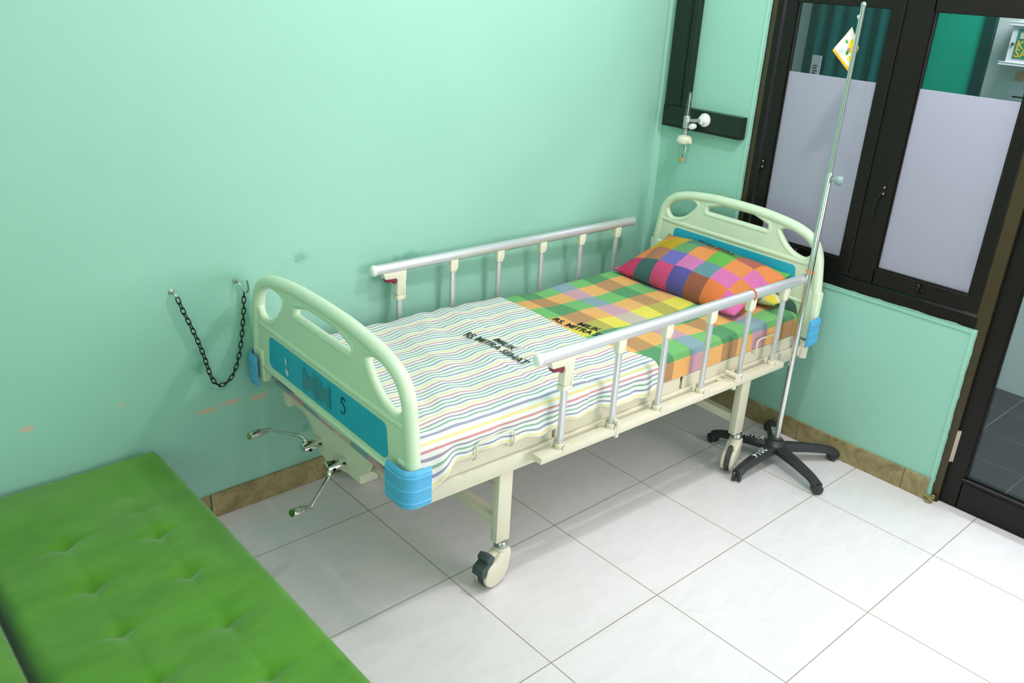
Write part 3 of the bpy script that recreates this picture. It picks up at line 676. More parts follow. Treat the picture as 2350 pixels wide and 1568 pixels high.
def slot_set(vc, k, dz, zb, zt, ks=1.0):
    """three grip openings; k scales width, dz lifts the middle one, the side ones span zb to zt"""
    c = roundpoly([(vc - .172 * k, .908 + dz, .014), (vc - .08 * k, .931 + dz, .03), (vc + .08 * k, .931 + dz, .03), (vc + .172 * k, .908 + dz, .014), (vc + .180 * k, .868 + dz, .018), (vc - .180 * k, .868 + dz, .018)], 6)
    def sd(s):
        q = [(vc + s * d * ks, zb + (z - .769) / .143 * (zt - zb), 0) for d, z in ((.262, .898), (.290, .912), (.340, .911), (.395, .899), (.434, .872), (.451, .830), (.436, .787), (.405, .769), (.362, .782), (.318, .812), (.283, .848), (.264, .876))]
        q = arc(q + [q[0]], 4)[:-1]; q = [(p.x, p.y) for p in q]
        return q if s > 0 else q[::-1]
    return [c, sd(1), sd(-1)]
foot = end_board('footboard', -.400, .024, .388, [(.508, .552), (.506, .66), (.492, .80), (.476, .868), (.434, .920), (.348, .955), (.190, .977), (.06, .982)], 0, .535, slot_set(.388, 1.0, 0.0, .784, .912), (0, .381, .622, .737), .600, .022, -1)
head = end_board('headboard', 1.655, .024, .408, [(.472, .552), (.466, .70), (.452, .83), (.432, .918), (.385, .975), (.30, 1.008), (.170, 1.026), (.06, 1.031)], 0, .535, slot_set(.408, .93, .068, .872, .974, .87), (0, .345, .722, .832), .690, .021, -1)

# things on the foot panel: clear card holder, sticker remains, handwritten 5
uo = -.4165
hb = B(); y1, y0, z0, z1 = .512, .330, .640, .722
hb.prism(roundpoly([(y1, z0, .004), (y1, z1, .004), (y1 - .018, z1, .004), (y1 - .030, z1 - .022, .012), (y1 - .052, z1 - .022, .012), (y1 - .064, z1, .004), (y0 + .064, z1, .004), (y0 + .052, z1 - .022, .012), (y0 + .030, z1 - .022, .012), (y0 + .018, z1, .004), (y0, z1, .004), (y0, z0, .004), (y0 + .03, z0, .003), (y0 + .03, z0 + .014, .002), (y0 + .06, z0 + .014, .002), (y0 + .06, z0, .003), (y1 - .06, z0, .003), (y1 - .06, z0 + .014, .002), (y1 - .03, z0 + .014, .002), (y1 - .03, z0, .003)], 3), uo, uo - .003, 'yz')
for y in (y1 - .004, (y0 + y1) / 2, y0 + .004): hb.box(uo - .0055, uo - .003, y - .002, y + .002, z0, z1 - .004, .0008, 1)
hb.done('card_holder', M['clear_holder'], foot, 0)
s_ = B(); s_.prism([(.640, .688), (.632, .704), (.626, .690), (.630, .676)], uo - .0001, uo - .0012, 'yz'); s_.prism([(.640, .650), (.634, .668), (.629, .655), (.622, .664), (.616, .646), (.626, .638)], uo - .0001, uo - .0012, 'yz')
s_.done('sticker_remains', M['paper'], foot, 0)
f5 = B(); ux = uo - .001
f5.tube([(ux, .262, .717), (ux, .252, .7165), (ux, .240, .713)], .0013, 6)
f5.tube([(ux, .262, .717), (ux, .2635, .708), (ux, .265, .699)] + [tuple(q) for q in arc([(ux, .265, .699), (ux, .252, .696), (ux, .244, .685), (ux, .247, .670), (ux, .258, .664), (ux, .269, .667)], 5)], .0013, 6); f5.done('lettering', M['ink'], foot)

# crank box plate under the footboard and two folding cranks
cp = B(); cp.prism(roundpoly([(.700, .545, .01), (.560, .470, .03), (.512, .392, .02), (.440, .376, .03), (.285, .412, .04), (.190, .470, .03), (.150, .545, .01)], 5), -.372, -.366, 'yz', .001, 1)
cp.box(-.366, -.30, .25, .50, .395, .43, .003); cp.done('crank_plate', M['cream_metal'], bed, 30)
def crank(base, elbow, tip, grip):
    b = B(); d = Vector((-.058, 0, 0)); p = Vector(base)
    b.lathe([(.0165, 0), (.0165, .018), (.0190, .019), (.0190, .023), (.0178, .024), (.0178, .030), (.0190, .031), (.0190, .068), (.015, .071)], p, (-1, 0, 0), 20)
    ob = b.done('crank', M['chrome'], bed)
    a = B(); st = Vector((p.x - .050, p.y, p.z)); a.tube(arc([st, elbow, Vector(elbow).lerp(Vector(tip), .55), Vector(elbow).lerp(Vector(tip), .93), tip, Vector(tip).lerp(Vector(grip), .12)], 5), .0066, 12); a.done('crank_arm', M['chrome'], ob)
    ax = (Vector(grip) - Vector(tip)); Lg = ax.length
    g = B(); g.lathe([(.0070, 0), (.0105, Lg * .25), (.0148, Lg * .55), (.0154, Lg * .58), (.0148, Lg * .60), (.0148, Lg * .70), (.0155, Lg * .72), (.0148, Lg * .74), (.0140, Lg * .97), (.012, Lg)], tip, ax, 18); g.done('crank_grip', M['chrome'], ob)
    h = B(); h.lathe([(.0045, -.001), (.0045, .0025)], (p.x - .012, p.y - .0168, p.z + .004), (0, -1, 0), 8); h.done('pin_hole', M['ink'], ob); h = B(); h.lathe([(.006, -.001), (.006, .002)], (p.x - .048, p.y - .0182, p.z - .006), (0, -1, 0), 8); h.done('pin_hole', M['ink'], ob)
crank((-.372, .494, .437), (-.440, .495, .478), (-.450, .725, .401), (-.540, .684, .423))
crank((-.372, .334, .443), (-.440, .320, .418), (-.470, .387, .276), (-.560, .341, .314))

def retainer(u0, u1, v):
    B().tube(arc([(u0, v * .3, .530), (u0, v, .548), (u0, v, .58), (u0 + .006, v, .592), (u0 + .02, v, .597), ((u0 + u1) / 2, v, .597), (u1 - .02, v, .597), (u1 - .006, v, .592), (u1, v, .58), (u1, v, .548), (u1, v * .3, .530)], 5), .0034, 10).done('mattress_retainer', M['cream_metal'], bed)
retainer(-.118, .031, -.022); retainer(1.318, 1.450, -.012); 

def side_rail(v, u0, u1, us, zc, out):
    """folding rail: v plane, rail from u0 to u1, posts at us; out = -1 faces the room"""
    vb0, vb1 = sorted((v - out * -.022, v - out * .022))
    b = B(); b.box(.108, 1.447, v - .022, v + .022, .464, .488, .002)
    root = b.done('side_rail', M['cream_metal'], bed, 30)
    ve = (-.008 if out < 0 else .828)
    for u in (.42, 1.08):
        br = B()
        a, c = sorted((v, ve)); br.box(u, u + .028, a + (.0225 if out < 0 else 0), c, .468, .486, .002, 1); br.box(u + .03, u + .046, v - .026, v + .026, .452, .500, .004, 1)
        br.tube([(u + .038, v + out * .027, .512), (u + .038, v - out * .027, .512)], .010, 12)
        br.done('rail_bracket', M['cream_metal'], root, 30)
    t = B(); t.tube([(u0, v, zc), (u1, v, zc)], .0212, 24, up=(0, 0, 1), sx=.78); t.done('top_rail', M['alu'], root)
    e = B(); e.tube([(u0 - .014, v, zc), (u0 - .011, v, zc), (u0 - .004, v, zc), (u0 + .004, v, zc)], [.012, .0185, .0222, .0224], 24, up=(0, 0, 1), sx=.80); e.done('end_cap', M['white_plastic'], root, 50)
    e = B(); e.tube([(u1 - .004, v, zc), (u1 + .004, v, zc), (u1 + .008, v, zc)], [.0216, .0212, .015], 24, up=(0, 0, 1), sx=.80); e.done('end_cap', M['alu'], root, 50)
    for i, u in enumerate(us):
        B().box(u - .0105, u + .0105, v - .008, v + .008, .492, zc - .03, .004, 2).done('rail_post', M['alu'], root, 40)
        f = B(); f.lathe([(.017, .4885), (.017, .502), (.0155, .504)], (u, v, 0), (0, 0, 1), 18)
        f.prism(roundpoly([(u - .004, .476, .002), (u + .032, .476, .002), (u + .032, .503, .012), (u + .010, .508, .012), (u - .004, .495, .004)], 4), v + out * .018, v + out * .0235, 'xz', .001, 1)
        f.prism(roundpoly([(u - .024, .4885, .002), (u + .018, .4885, .002), (u + .018, .51, .012), (u - .004, .52, .012), (u - .024, .51, .004)], 4), v - out * .014, v - out * .019, 'xz', .001, 1); f.done('post_foot', M['cream_metal'], root, 30)
        if i:
            h = B(); h.prism(roundpoly([(u - .017, zc - .064, .008), (u + .011, zc - .064, .010), (u + .019, zc - .048, .008), (u + .020, zc - .012, 0), (u - .018, zc - .012, 0)], 4), v - .013, v + .013, 'xz', .003); h.lathe([(.0034, 0), (.0034, .0016), (0, .002)], (u + .008, v + out * .013, zc - .042), (0, out, 0), 8); h.done('post_head', M['ivory'], root, 40)
    # release handle on the first post
    u = us[0]
    h = B(); h.prism(roundpoly([(u - .078, zc - .016, 0), (u + .026, zc - .016, 0), (u + .024, zc - .050, .006), (u + .016, zc - .092, .004), (u + .010, zc - .118, .006), (u - .018, zc - .114, .008), (u - .016, zc - .052, .006), (u - .020, zc - .042, .004), (u - .070, zc - .040, .006)], 4), v - .015, v + .015, 'xz', .003)
    ho = h.done('release_handle', M['ivory'], root, 40)
    h = B(); h.box(u - .0195, u + .019, v - .0165, v + .0165, zc - .134, zc - .1155, .004); h.box(u + .0125, u + .0205, v - .0165, v + .0165, zc - .130, zc - .062, .002); h.lathe([(.0034, 0), (.0034, .0016), (0, .002)], (u + .016, v + out * .015, zc - .040), (0, out, 0), 8); h.done('handle_collar', M['ivory'], root, 40)
    g = B(); g.prism(roundpoly([(u - .068, zc - .041, .003), (u - .021, zc - .040, .002), (u - .018, zc - .052, .003), (u - .020, zc - .064, .006), (u - .028, zc - .066, .006), (u - .034, zc - .056, .006), (u - .062, zc - .056, .006)], 4), v - .012, v + .012, 'xz', .003); g.done('release_trigger', M['maroon'], root, 40)
    return root
side_rail(-.050, .086, 1.512, (.206, .448, .685, .929, 1.165, 1.386), .834, -1)
side_rail(.870, .066, 1.486, (.178, .433, .673, .912, 1.149, 1.380), .850, 1)

# ================================================================== BEDDING
def sheet_profile(t, va, vb, ztop, r, drop):
    """cross-section of a cloth over the mattress: t = arc length from the near hem"""
    s1 = drop; q = PI / 2 * r; wtop = (vb - va) - 2 * r
    if t < s1: return va, ztop - r - (s1 - t), (-1, 0)
    t -= s1
    if t < q: a = t / r; return va + r - r * math.cos(a), ztop - r + r * math.sin(a), (-math.cos(a), math.sin(a))
    t -= q
    if t < wtop: return va + r + t, ztop, (0, 1)
    t -= wtop
    if t < q: a = t / r; return vb - r + r * math.sin(a), ztop - r + r * math.cos(a), (math.sin(a), math.cos(a))
    t -= q
    return vb, ztop - r - t, (1, 0)
def cloth_grid(us, ts, fn, uvfn, name, mat, thick=0.0):
    b = bmesh.new(); uvl = b.loops.layers.uv.new('UVMap'); V = [[b.verts.new(fn(u, t)) for t in ts] for u in us]
    for i in range(len(us) - 1):
        for j in range(len(ts) - 1):
            f = b.faces.new((V[i][j], V[i + 1][j], V[i + 1][j + 1], V[i][j + 1]))
            for l, (uu, tt) in zip(f.loops, ((us[i], ts[j]), (us[i + 1], ts[j]), (us[i + 1], ts[j + 1]), (us[i], ts[j + 1]))): l[uvl].uv = uvfn(uu, tt)
    o = B(); o.bm.free(); o.bm = b; ob = o.done(name, mat, None, 60, recalc=False)
    ob.location = BO; ob.rotation_euler = (0, 0, BR)
    if thick: m_ = ob.modifiers.new('thick', 'SOLIDIFY'); m_.thickness = thick; m_.offset = -1
    return ob
lin = lambda a, b, n: [a + (b - a) * i / n for i in range(n + 1)]
ss = lambda x: 0 if x <= 0 else 1 if x >= 1 else x * x * (3 - 2 * x)

# the mattress in its checked cover
ZM = .648; DROP = .066; RR = .034; VA, VB = .002, .822
TT = 2 * DROP + 2 * (PI / 2 * RR) + (VB - VA) - 2 * RR
def mat_top(u, v):
    return .004 * math.sin(u * 9 + v * 4) + .003 * math.sin(u * 23 - v * 11) + .0025 * math.sin(v * 17 + u * 6)
def mat_fn(u, t):
    v, z, n = sheet_profile(t, VA, VB, ZM, RR, DROP); k = mat_top(u, v) * max(n[1], 0) + .0022 * math.sin(u * 31 + t * 12) * abs(n[0])
    end = 0.0
    for e, sgn in ((-.372, 1), (1.622, -1)):
        d = abs(u - e)
        if d < .03: end = .022 * (1 - math.sqrt(max(0, 1 - ((.03 - d) / .03) ** 2)))
    if u < -.37: z = min(z, .56)
    return Vector((u, v + n[0] * k, z + n[1] * k - end * max(n[1], 0)))
us = lin(-.372, 1.622, 170)
mt = cloth_grid(us, lin(0, TT, 110), mat_fn, lambda u, t: (u, t), 'mattress', M['plaid'])
# close the ends and the underside
bm = bmesh.new(); bm.from_mesh(mt.data); uvl = bm.loops.layers.uv.active
bm.verts.ensure_lookup_table(); NV = 111
ends = [[bm.verts[row * NV + j] for j in range(NV)] for row in (0, 170)]
for vs, sgn in zip(ends, (1, -1)):
    low = [bm.verts.new((v.co.x + (.0 if sgn < 0 else -.004), v.co.y, .522)) for v in vs]
    for j in range(NV - 1):
        f = bm.faces.new((vs[j], low[j], low[j + 1], vs[j + 1]) if sgn > 0 else (vs[j], vs[j + 1], low[j + 1], low[j]))
        for l in f.loops: l[uvl].uv = (l.vert.co.z + l.vert.co.x, l.vert.co.y + .1)
bm.to_mesh(mt.data); bm.free()
mt.data.polygons.foreach_set('use_smooth', [True] * len(mt.data.polygons))
tag(mt, 'thin mattress in a green, orange and yellow checked cover on the hospital bed', 'mattress')

# striped draw sheet over the foot half; its upper layer is folded back and ends in a low step
def sh_edge(v): return .634 + .088 * max(0, 1 - v / .30) ** 1.4
def fold_edge(v): return .372 + .012 * math.sin(v * 9)
DS = .078; VA2, VB2, R2 = -.003, .834, .040
TS = DS + .085 + 2 * (PI / 2 * R2) + (VB2 - VA2) - 2 * R2
random.seed(3)
WR = [(random.uniform(-.35, .6), random.uniform(.05, .8), random.uniform(.016, .045), random.uniform(.08, .26), random.uniform(-.6, .6), random.uniform(.002, .0062)) for _ in range(48)]
def wrinkle(u, v):
    z = .0014 * math.sin(u * 58 + v * 9 + 2.5 * math.sin(v * 6 + u * 3)) * ss((.62 - u) / .3) * (.35 + .65 * ss((u + .1) / .3)) + .0014 * math.sin(u * 31 - v * 14 + math.sin(v * 11)) * ss((.7 - u) / .3)
    for (cu_, cv, wu, wv, k, a) in WR:
        dv = v - cv; du = u - cu_ - k * dv
        if abs(du) < 3 * wu and abs(dv) < 3 * wv: z += a * math.exp(-(du / wu) ** 2 - (dv / wv) ** 2)
    return z * (.5 + .5 * ss((.70 - u) / .15))
def sh_z(u, v): return ZM + .008 + wrinkle(u, v) + .006 * ss((fold_edge(v) - u) / .008) + mat_top(u, v) * .6
def hem(u):
    """how far the near side hangs: loose corner at the foot, tucked higher along the middle"""
    h = DS + .010 * math.sin(u * 11 + 1) + .004 * math.sin(u * 41)
    h -= .020 * ss((u + .16) / .06) * (1 - ss((u - .05) / .12))
    h += .062 * math.exp(-((u + .275) / .06) ** 2)
    return h
def sh_fn(s, t):
    v0, z0, n0 = sheet_profile(t, VA2, VB2, ZM + .008, R2, DS)
    u = -.369 + s * (sh_edge(max(0, min(.82, v0))) + .369)
    tt = t
    if t < DS: tt = DS - (DS - t) * hem(u) / DS
    v, z, n = sheet_profile(tt, VA2, VB2, ZM + .008, R2, DS)
    k = wrinkle(u, max(0, v)) + .006 * ss((fold_edge(max(0, v)) - u) / .008) + mat_top(u, v) * .6
    side = max(-n[0], 0)
    k = k * max(n[1], 0) + side * (.0025 + .006 * ss((fold_edge(0) - u) / .008) + .0045 * math.sin(u * 33 + z * 18) * ss((ZM - z) / .08) + .004 * math.sin(u * 71 + z * 9) * ss((ZM - z) / .1))
    if t < DS * .6: v -= .006 * (1 - t / DS / .6) * (1 + math.sin(u * 14)) * .5
    if u < -.345: z -= .020 * ((-.345 - u) / .024) ** 2 * max(n[1], 0)
    return Vector((u, v + n[0] * k, z + n[1] * k))
sts = lin(0, 1, 230)
bb = sts
ds = cloth_grid(bb, lin(0, TS, 190), sh_fn, lambda s, t: (s * 1.07, t), 'draw_sheet', M['stripes'], .0016)
tag(ds, 'white draw sheet with thin coloured stripes spread over the foot half of the bed', 'sheet')

def cloth_text(body, size, origin, angle, zfn, mat, parent, name='lettering', bold=.0012, lift=.0028, spacing=1.02):
    """letters printed on cloth: reading runs to -v, tops towards +u"""
    me = text_mesh(body, size, bold, 0, spacing); b = bmesh.new(); b.from_mesh(me)
    bmesh.ops.triangulate(b, faces=b.faces[:])
    for _ in range(5):
        ed = [e for e in b.edges if e.calc_length() > .0045]
        if not ed: break
        bmesh.ops.subdivide_edges(b, edges=ed, cuts=1); bmesh.ops.triangulate(b, faces=b.faces[:])
    ca_, sa_ = math.cos(angle), math.sin(angle)
    for v in b.verts:
        x, y = v.co.x * ca_ - v.co.y * sa_, v.co.x * sa_ + v.co.y * ca_
        uu, vv = origin[0] + y, origin[1] - x; v.co = Vector((uu, vv, zfn(uu, vv) + lift))
    o = B(); o.add(b); return o.done(name, mat, parent, 0, recalc=False)
cloth_text('RS. MITRA SEHAT', .047, (.250, .552), math.radians(2), sh_z, M['inkgreen'], ds, spacing=.93, lift=.0044, bold=.0007)
cloth_text('MILIK', .047, (.303, .440), math.radians(2), sh_z, M['inkgreen'], ds, spacing=.96, lift=.0044, bold=.0007)
mz = lambda u, v: ZM + mat_top(u, v)
cloth_text('RS. MITRA SEHAT', .046, (.655, .505), math.radians(7), mz, M['ink'], mt, lift=.0028, spacing=.94, bold=.0007)
cloth_text('MILIK', .045, (.708, .418), math.radians(7), mz, M['ink'], mt, lift=.0028, spacing=.96, bold=.0006)

def text_fine(body, size):
    b = bmesh.new(); b.from_mesh(text_mesh(body, size, .0006, 0, .94)); bmesh.ops.triangulate(b, faces=b.faces[:])
    for _ in range(5):
        ed = [e for e in b.edges if e.calc_length() > .0045]
        if not ed: break
        bmesh.ops.subdivide_edges(b, edges=ed, cuts=1); bmesh.ops.triangulate(b, faces=b.faces[:])
    return b
def pillow(name, mat, cu_, cv, lu, lv, h, rz, z0, tilt, label, uvo=(0, 0), plump=.62, text=None):
    n = 56; b = bmesh.new(); uvl = b.loops.layers.uv.new('UVMap'); top, bot = [], []
    def shape(a, c):
        ex = abs(a); ey = abs(c); pin = 1 - .075 * (1 - a * a) * ey ** 2 ; pin2 = 1 - .075 * (1 - c * c) * ex ** 2
        x = a * lu / 2 * pin2; y = c * lv / 2 * pin
        hh = ((1 - ex ** 2.6) * (1 - ey ** 2.6)) ** plump * h
        hh += .006 * math.sin(a * 7 + c * 3) * (1 - ex ** 2) * (1 - ey ** 2) + .004 * math.sin(c * 13 - a * 4) * (1 - ex ** 4) * (1 - ey ** 4)
        return x, y, hh
    for i in range(n + 1):
        rt, rb = [], []
        for j in range(n + 1):
            a = math.sin((i / n - .5) * PI); c = math.sin((j / n - .5) * PI); x, y, hh = shape(a, c)
            crn = (abs(a) * abs(c)) ** 6 * .01
            rt.append(b.verts.new((x, y, max(hh, 0) * .62 + .004 + crn))); rb.append(b.verts.new((x, y, -max(hh, 0) * .38 - .002 + crn)))
        top.append(rt); bot.append(rb)
    for i in range(n):
        for j in range(n):
            f = b.faces.new((top[i][j], top[i + 1][j], top[i + 1][j + 1], top[i][j + 1])); g = b.faces.new((bot[i][j], bot[i][j + 1], bot[i + 1][j + 1], bot[i + 1][j]))
            for ff in (f, g):
                for l in ff.loops: l[uvl].uv = (l.vert.co.x * 1.06 + uvo[0], l.vert.co.y * 1.06 + uvo[1])
    for k in range(n):
        for A in ((top[0][k], top[0][k + 1], bot[0][k + 1], bot[0][k]), (top[n][k + 1], top[n][k], bot[n][k], bot[n][k + 1]), (top[k + 1][0], top[k][0], bot[k][0], bot[k + 1][0]), (top[k][n], top[k + 1][n], bot[k + 1][n], bot[k][n])):
            f = b.faces.new(A)
            for l in f.loops: l[uvl].uv = (l.vert.co.x + uvo[0], l.vert.co.y + uvo[1])
    if text:
        tb_ = text_fine(text[0], text[1]); L_ = max(v.co.x for v in tb_.verts)
    Mx = Matrix.Rotation(rz, 4, 'Z') @ Matrix.Rotation(tilt[1], 4, 'Y') @ Matrix.Rotation(tilt[0], 4, 'X')
    b.transform(Mx)
    zmin = min(v.co.z for v in b.verts)
    o = B(); o.bm.free(); o.bm = b; ob = o.done(name, mat, None, 70)
    p = Matrix.Rotation(BR, 3, 'Z') @ Vector((cu_, cv, 0)); ob.location = (BO[0] + p.x, BO[1] + p.y, z0); ob.rotation_euler = (0, 0, BR)
    tag(ob, label, 'pillow')
    if text:
        for v in tb_.verts:
            x, y = text[2] + v.co.y - .065 * (v.co.x / L_), text[3] - v.co.x; hh = shape(x / (lu / 2), y / (lv / 2))[2]
            v.co = Mx @ Vector((x, y, max(hh, 0) * .62 + .0085))
        o = B(); o.add(tb_); o.done('lettering', M['ink'], ob, 0, recalc=False)
    return ob
pw = pillow('pillow', M['pillow_plaid'], 1.462, .430, .38, .68, .150, math.radians(0), .722, (0, math.radians(-17)), 'plump orange, pink and green checked pillow lying against the headboard', text=('RS. MITRA SEHAT', .040, .135, .165))
pu = pillow('pillow', M['teal_plaid'], 1.560, .255, .11, .38, .056, 0, .677, (0, 0), 'pale teal and yellow checked pillow peeking out under the plump orange one')

# ================================================================== DRIP STAND
HX, HY = 1.607, -.737
iv = empty('drip_stand', (HX, HY, 0)); tag(iv, 'steel drip stand on a black five-armed castor base beside the headboard', 'drip stand')
bs = B(); bs.lathe([(.040, .060), (.046, .068), (.046, .088), (.034, .098), (.030, .104), (.028, .106)], (0, 0, 0), (0, 0, 1), 28); base = bs.done('base_hub', M['black'], iv)
bs = B(); bs.lathe([(.021, .106), (.021, .112), (.014, .116), (.012, .117)], (0, 0, 0), (0, 0, 1), 20); bs.done('collar', M['rubber'], iv)
RA = .274
for k in range(5):
    a = math.radians(36 + 72 * k); ca_, sa_ = math.cos(a), math.sin(a)
    arm = B(); rows = []
    for i in range(13):
        t = i / 12; r = .02 + (RA - .012) * t; wd = .028 - .008 * t; zt = .090 - .004 * t - .026 * t * t + (.0 if t < .85 else -.006 * ((t - .85) / .15)); th = .036 - .012 * t + (.008 * ss((t - .8) / .2)); ch = wd * .45
        sec = [(-wd, zt - th), (-wd, zt - .012), (-ch, zt), (ch, zt), (wd, zt - .012), (wd, zt - th)]
        rows.append([arm.bm.verts.new((r * ca_ - y * sa_, r * sa_ + y * ca_, z)) for y, z in sec])
    for A, Q in zip(rows, rows[1:]):
        for j in range(6): arm.bm.faces.new((A[j], A[(j + 1) % 6], Q[(j + 1) % 6], Q[j]))
    arm.bm.faces.new(rows[0]); arm.bm.faces.new(rows[-1][::-1])
    ao = arm.done('base_leg', M['black'], iv, 30)
    cx, cy = RA * ca_, RA * sa_; ang = a + (.9, -.6, .5, 1.2, -.9)[k]; dx, dy = math.cos(ang), math.sin(ang); px_, py_ = -dy, dx
    c = B()
    for s in (-1, 1): c.lathe([(0, -.008), (.018, -.008), (.0225, -.005), (.0225, .005), (.018, .008), (0, .0085)], (cx + s * px_ * .012, cy + s * py_ * .012, .0228), (px_, py_, 0), 22)
    c.lathe([(.009, .022), (.009, .046)], (cx, cy, 0), (0, 0, 1), 12)
    c.box(-.019, .019, -.004, .004, .020, .047, .003, 1, Matrix.Translation((cx, cy, 0)) @ Matrix.Rotation(ang, 4, 'Z'))
    c.done('castor', M['black'], ao)
def fine(me, step):
    b = bmesh.new(); b.from_mesh(me); bmesh.ops.triangulate(b, faces=b.faces[:])
    for _ in range(5):
        ed = [e for e in b.edges if e.calc_length() > step]
        if not ed: break
        bmesh.ops.subdivide_edges(b, edges=ed, cuts=1); bmesh.ops.triangulate(b, faces=b.faces[:])
    return b
def arm_text(k, body, size, start, flip):
    a = math.radians(36 + 72 * k); b = fine(text_mesh(body, size, .0006), .004)
    w_ = max(v.co.x for v in b.verts)
    for v in b.verts:
        x, y = v.co.x, v.co.y - size * .35
        r, s = (start + x, y) if not flip else (start + w_ - x, -y)
        t = (r - .02) / (RA - .012); zt = .090 - .004 * t - .026 * t * t
        wd = .028 - .008 * t; s = max(-wd * .97, min(wd * .97, s)); z = zt + .0018 if abs(s) < wd * .45 else zt + .0018 - .012 * (abs(s) - wd * .45) / (wd * .55)
        v.co = Vector((r * math.cos(a) - s * math.sin(a), r * math.sin(a) + s * math.cos(a), z))
    o = B(); o.add(b); return o.done('lettering', M['white_paint'], iv, 0, recalc=False)
arm_text(2, '2014', .042, .085, False); arm_text(1, 'RS. MITRA', .034, .05, True); arm_text(0, 'SEHAT', .032, .06, True)
po = B(); po.lathe([(.0118, .112), (.0118, 1.268), (.0105, 1.272)], (0, 0, 0), (0, 0, 1), 20); po.done('lower_pole', M['chrome'], iv)
po = B(); po.lathe([(.0085, 1.268), (.0085, 1.862), (.0095, 1.864), (.0095, 1.874), (.006, 1.878), (0, 1.879)], (0, 0, 0), (0, 0, 1), 20); po.done('upper_pole', M['chrome'], iv)
kn = B(); kn.lathe([(.005, 0), (.005, .018)], (.0, -.011, 1.248), (.1, -1, 0), 10); kn.done('clamp_screw', M['chrome'], iv)
kn = B(); kn.lathe([(.006, .014), (.014, .016), (.0185, .026), (.0185, .038), (.013, .046), (0, .048)], (0, -.011, 1.248), (.1, -1, 0), 20); kn.done('clamp_knob', simple('smoky_blue_plastic', srgb(150, 172, 180), .25, alpha=.85), iv)
kn = B(); kn.tube(arc([(-.009, 0, 1.835), (-.016, 0, 1.822), (-.024, .0, 1.824), (-.026, 0, 1.834)], 4), .0022, 8); kn.tube(arc([(.009, 0, 1.835), (.016, .004, 1.812), (.030, .012, 1.800), (.040, .015, 1.806)], 4), .0022, 8); kn.done('hanging_hook', M['chrome'], iv)

# sachet hanging from the hook
sa = bmesh.new(); uvl = sa.loops.layers.uv.new('UVMap'); n = 18; side_l = .122; G = {}
for f_ in (0, 1):
    for i in range(n + 1):
        for j in range(n + 1):
            a, c = i / n, j / n; x = (a - .5) * side_l * .86; y = (c - .5) * side_l; edge = min(a, 1 - a, c, 1 - c); bul = .010 * ss(edge / .35) + .003 * math.sin(a * 9 + c * 5) * ss(edge / .2)
            G[f_, i, j] = sa.verts.new((x, y, bul if f_ else -bul * .6 - .0006))
for f_ in (0, 1):
    for i in range(n):
        for j in range(n):
            q = [(i, j), (i + 1, j), (i + 1, j + 1), (i, j + 1)]; q = q if f_ else q[::-1]
            fc = sa.faces.new([G[f_, a, c] for a, c in q])
            for l, (a, c) in zip(fc.loops, q): l[uvl].uv = (a / n, c / n)
for k in range(n):
    for A in (((0, k), (0, k + 1)), ((n, k + 1), (n, k)), ((k + 1, 0), (k, 0)), ((k, n), (k + 1, n))): sa.faces.new((G[1, A[0][0], A[0][1]], G[1, A[1][0], A[1][1]], G[0, A[1][0], A[1][1]], G[0, A[0][0], A[0][1]])[::-1])
for v in sa.verts: v.co.z += .012 * math.sin(v.co.x * 20) * v.co.y / .07
sa.transform(Matrix(((.9945, 0, -.105, 0), (-.105, 0, -.9945, 0), (0, 1, 0, 0), (0, 0, 0, 1))) @ Matrix.Rotation(math.radians(52), 4, 'Z'))
o = B(); o.bm.free(); o.bm = sa; so = o.done('sachet', M['sachet'], None, 50); so.location = (HX + .050, HY + .052, 1.712)
tag(so, 'yellow and white printed sachet hanging near the top of the drip stand', 'sachet')
def band(p, r, ax, sx=1.0, up=None): 
    pts = []; a = Vector(ax).normalized(); e = (Vector(up) if up else a.orthogonal()).normalized(); f = a.cross(e)
    for k in range(20): th = 2 * PI * k / 20; pts.append(Vector(p) + e * math.cos(th) * r + f * math.sin(th) * r * sx + a * .004 * math.sin(th))
    b = B(); b.tube(pts, .0026, 8, closed=True); return b.done('rubber_band', M['orange_band'])
tag(band((HX, HY, .872), .0148, (0, 0, 1)), 'orange rubber band round the drip stand pole', 'rubber band', 'orange rubber bands')
q = Matrix.Rotation(BR, 3, 'Z') @ Vector((1.160, -.050, .834))
tag(band((BO[0] + q.x, BO[1] + q.y, q.z), .0240, (math.cos(BR), math.sin(BR), 0), .82, (0, 0, 1)), 'orange rubber band round the near side rail of the bed', 'rubber band', 'orange rubber bands')

# ================================================================== GREEN SOFA BED
sf = empty('sofa_bed', (-.95, -.6, 0)); tag(sf, 'green tufted sofa bed standing against the wall at the foot of the bed', 'sofa bed')
ST = .372; SX0, SX1, SY0, SY1 = -1.250, -.652, -1.75, .292
btn = [(-.834, y) for y in (-.187, -.405, -.635, -.868, -1.10, -1.33)] + [(-1.052, y) for y in (-.082, -.300, -.518, -.725, -.95, -1.18)] + [(-.830, .068), (-.838, -.04)]
def tuft(x, y):
    z = 0
    for i, (bx, by) in enumerate(btn):
        dx, dy = x - bx, y - by; k = 1.0 if i < 12 else .3
        z -= k * .013 * math.exp(-(dx * dx + dy * dy) / .0009)
        z -= k * .0062 * math.exp(-(dy / .013) ** 2) * math.exp(-(dx / .085) ** 2) * (1 if i < 12 else .6)
        z -= k * .0048 * math.exp(-(dx / .013) ** 2) * math.exp(-(dy / .075) ** 2)
    return z + .004 * math.sin(x * 11 + y * 7) + .003 * math.sin(y * 19 - x * 5)
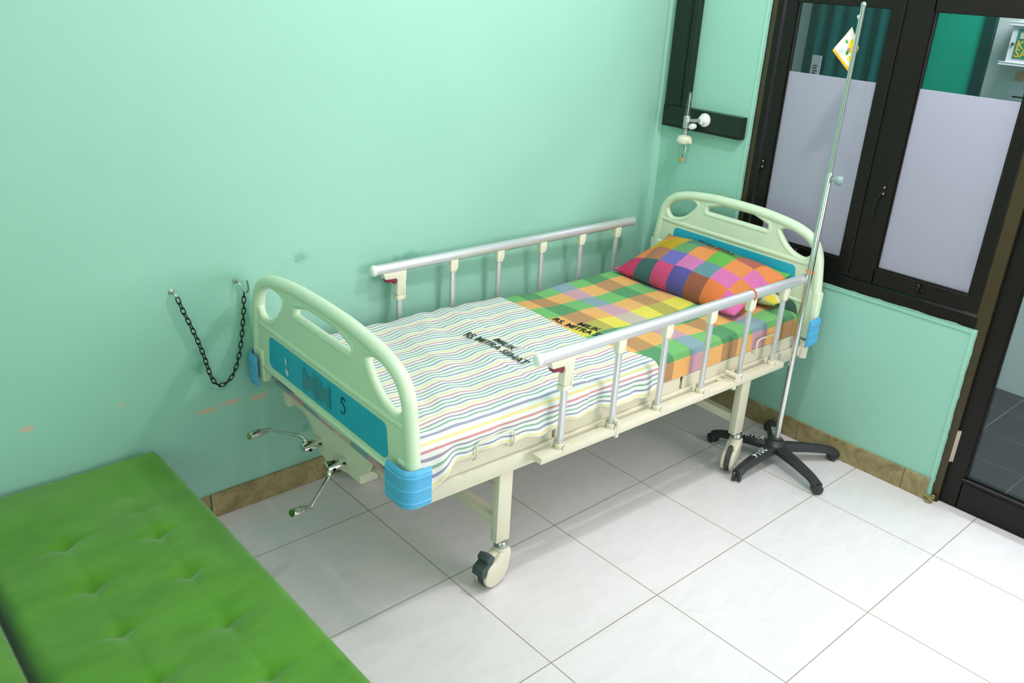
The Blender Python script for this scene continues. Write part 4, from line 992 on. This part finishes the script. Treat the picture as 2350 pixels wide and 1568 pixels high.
def cushion(x0, x1, y0, y1, top, th, r, fn, nx, ny):
    b = bmesh.new(); g = []
    ease = lambda i, n: .5 - .5 * math.cos(PI * i / n)
    xs = [x0 + (x1 - x0) * (.65 * i / nx + .35 * ease(i, nx)) for i in range(nx + 1)]; ys = [y0 + (y1 - y0) * (.8 * j / ny + .2 * ease(j, ny)) for j in range(ny + 1)]
    def cr(x, y):
        # rounded plan corners
        rc = .075; cx = min(max(x, x0 + rc), x1 - rc); cy = min(max(y, y0 + rc), y1 - rc); d = Vector((x - cx, y - cy))
        if d.length > rc: d = d.normalized() * rc
        return cx + d.x, cy + d.y
    for i, x in enumerate(xs):
        row = []
        for j, y in enumerate(ys):
            e = min(x - x0, x1 - x, y - y0, y1 - y); px_, py_ = cr(x, y)
            drop = r * (1 - math.sqrt(max(0, 1 - (1 - min(e, r) / r) ** 2))) if e < r else 0
            row.append(b.verts.new((px_, py_, top - drop + fn(x, y) * ss(e / .05))))
        g.append(row)
    for i in range(nx):
        for j in range(ny): b.faces.new((g[i][j], g[i + 1][j], g[i + 1][j + 1], g[i][j + 1]))
    rim = [g[i][0] for i in range(nx + 1)] + [g[nx][j] for j in range(1, ny + 1)] + [g[i][ny] for i in range(nx - 1, -1, -1)] + [g[0][j] for j in range(ny - 1, 0, -1)]
    cx, cy = (x0 + x1) / 2, (y0 + y1) / 2; rows = [rim]
    for z, k in ((top - r - (th - 2 * r) * .5, .006), (top - th + r, .0), (top - th, -.03)):
        rows.append([b.verts.new((v.co.x + (k if v.co.x > cx else -k), v.co.y + (k if v.co.y > cy else -k) * .3, z)) for v in rim])
    n = len(rim)
    for A, Q in zip(rows, rows[1:]):
        for k in range(n): b.faces.new((A[k], Q[k], Q[(k + 1) % n], A[(k + 1) % n]))
    b.faces.new(rows[-1]); return b
o = B(); o.add(cushion(SX0, SX1, SY0, SY1, ST, .17, .035, tuft, 110, 260)); so_ = o.done('seat_cushion', M['sofa'], sf, 80); so_.location = (.95, .6, 0)
def back_fn(x, y): return .004 * math.sin(y * 9 + x * 6) + .003 * math.sin(x * 21)
o = B(); bmk = cushion(-.52, -.002, SY0, SY1, 0.0, .15, .04, back_fn, 40, 120)
bmk.transform(Matrix.Translation((SX0 - .004, 0, ST - .012)) @ Matrix.Rotation(math.radians(34), 4, 'Y')); o.add(bmk); bo = o.done('backrest_cushion', M['sofa'], sf, 80); bo.location = (.95, .6, 0)
fb2 = B(); fb2.box(SX0 + .04, SX1 - .05, SY0 + .05, SY1 - .05, .150, .2015, .005); fo = fb2.done('base_frame', M['black'], sf, 0); fo.location = (.95, .6, 0)
for x in (SX0 + .09, SX1 - .09):
    for y in (SY0 + .12, SY1 - .12):
        l = B().lathe([(.018, 0), (.024, .1495)], (x, y, 0), (0, 0, 1), 16).done('leg', M['steel'], sf); l.location = (.95, .6, 0)
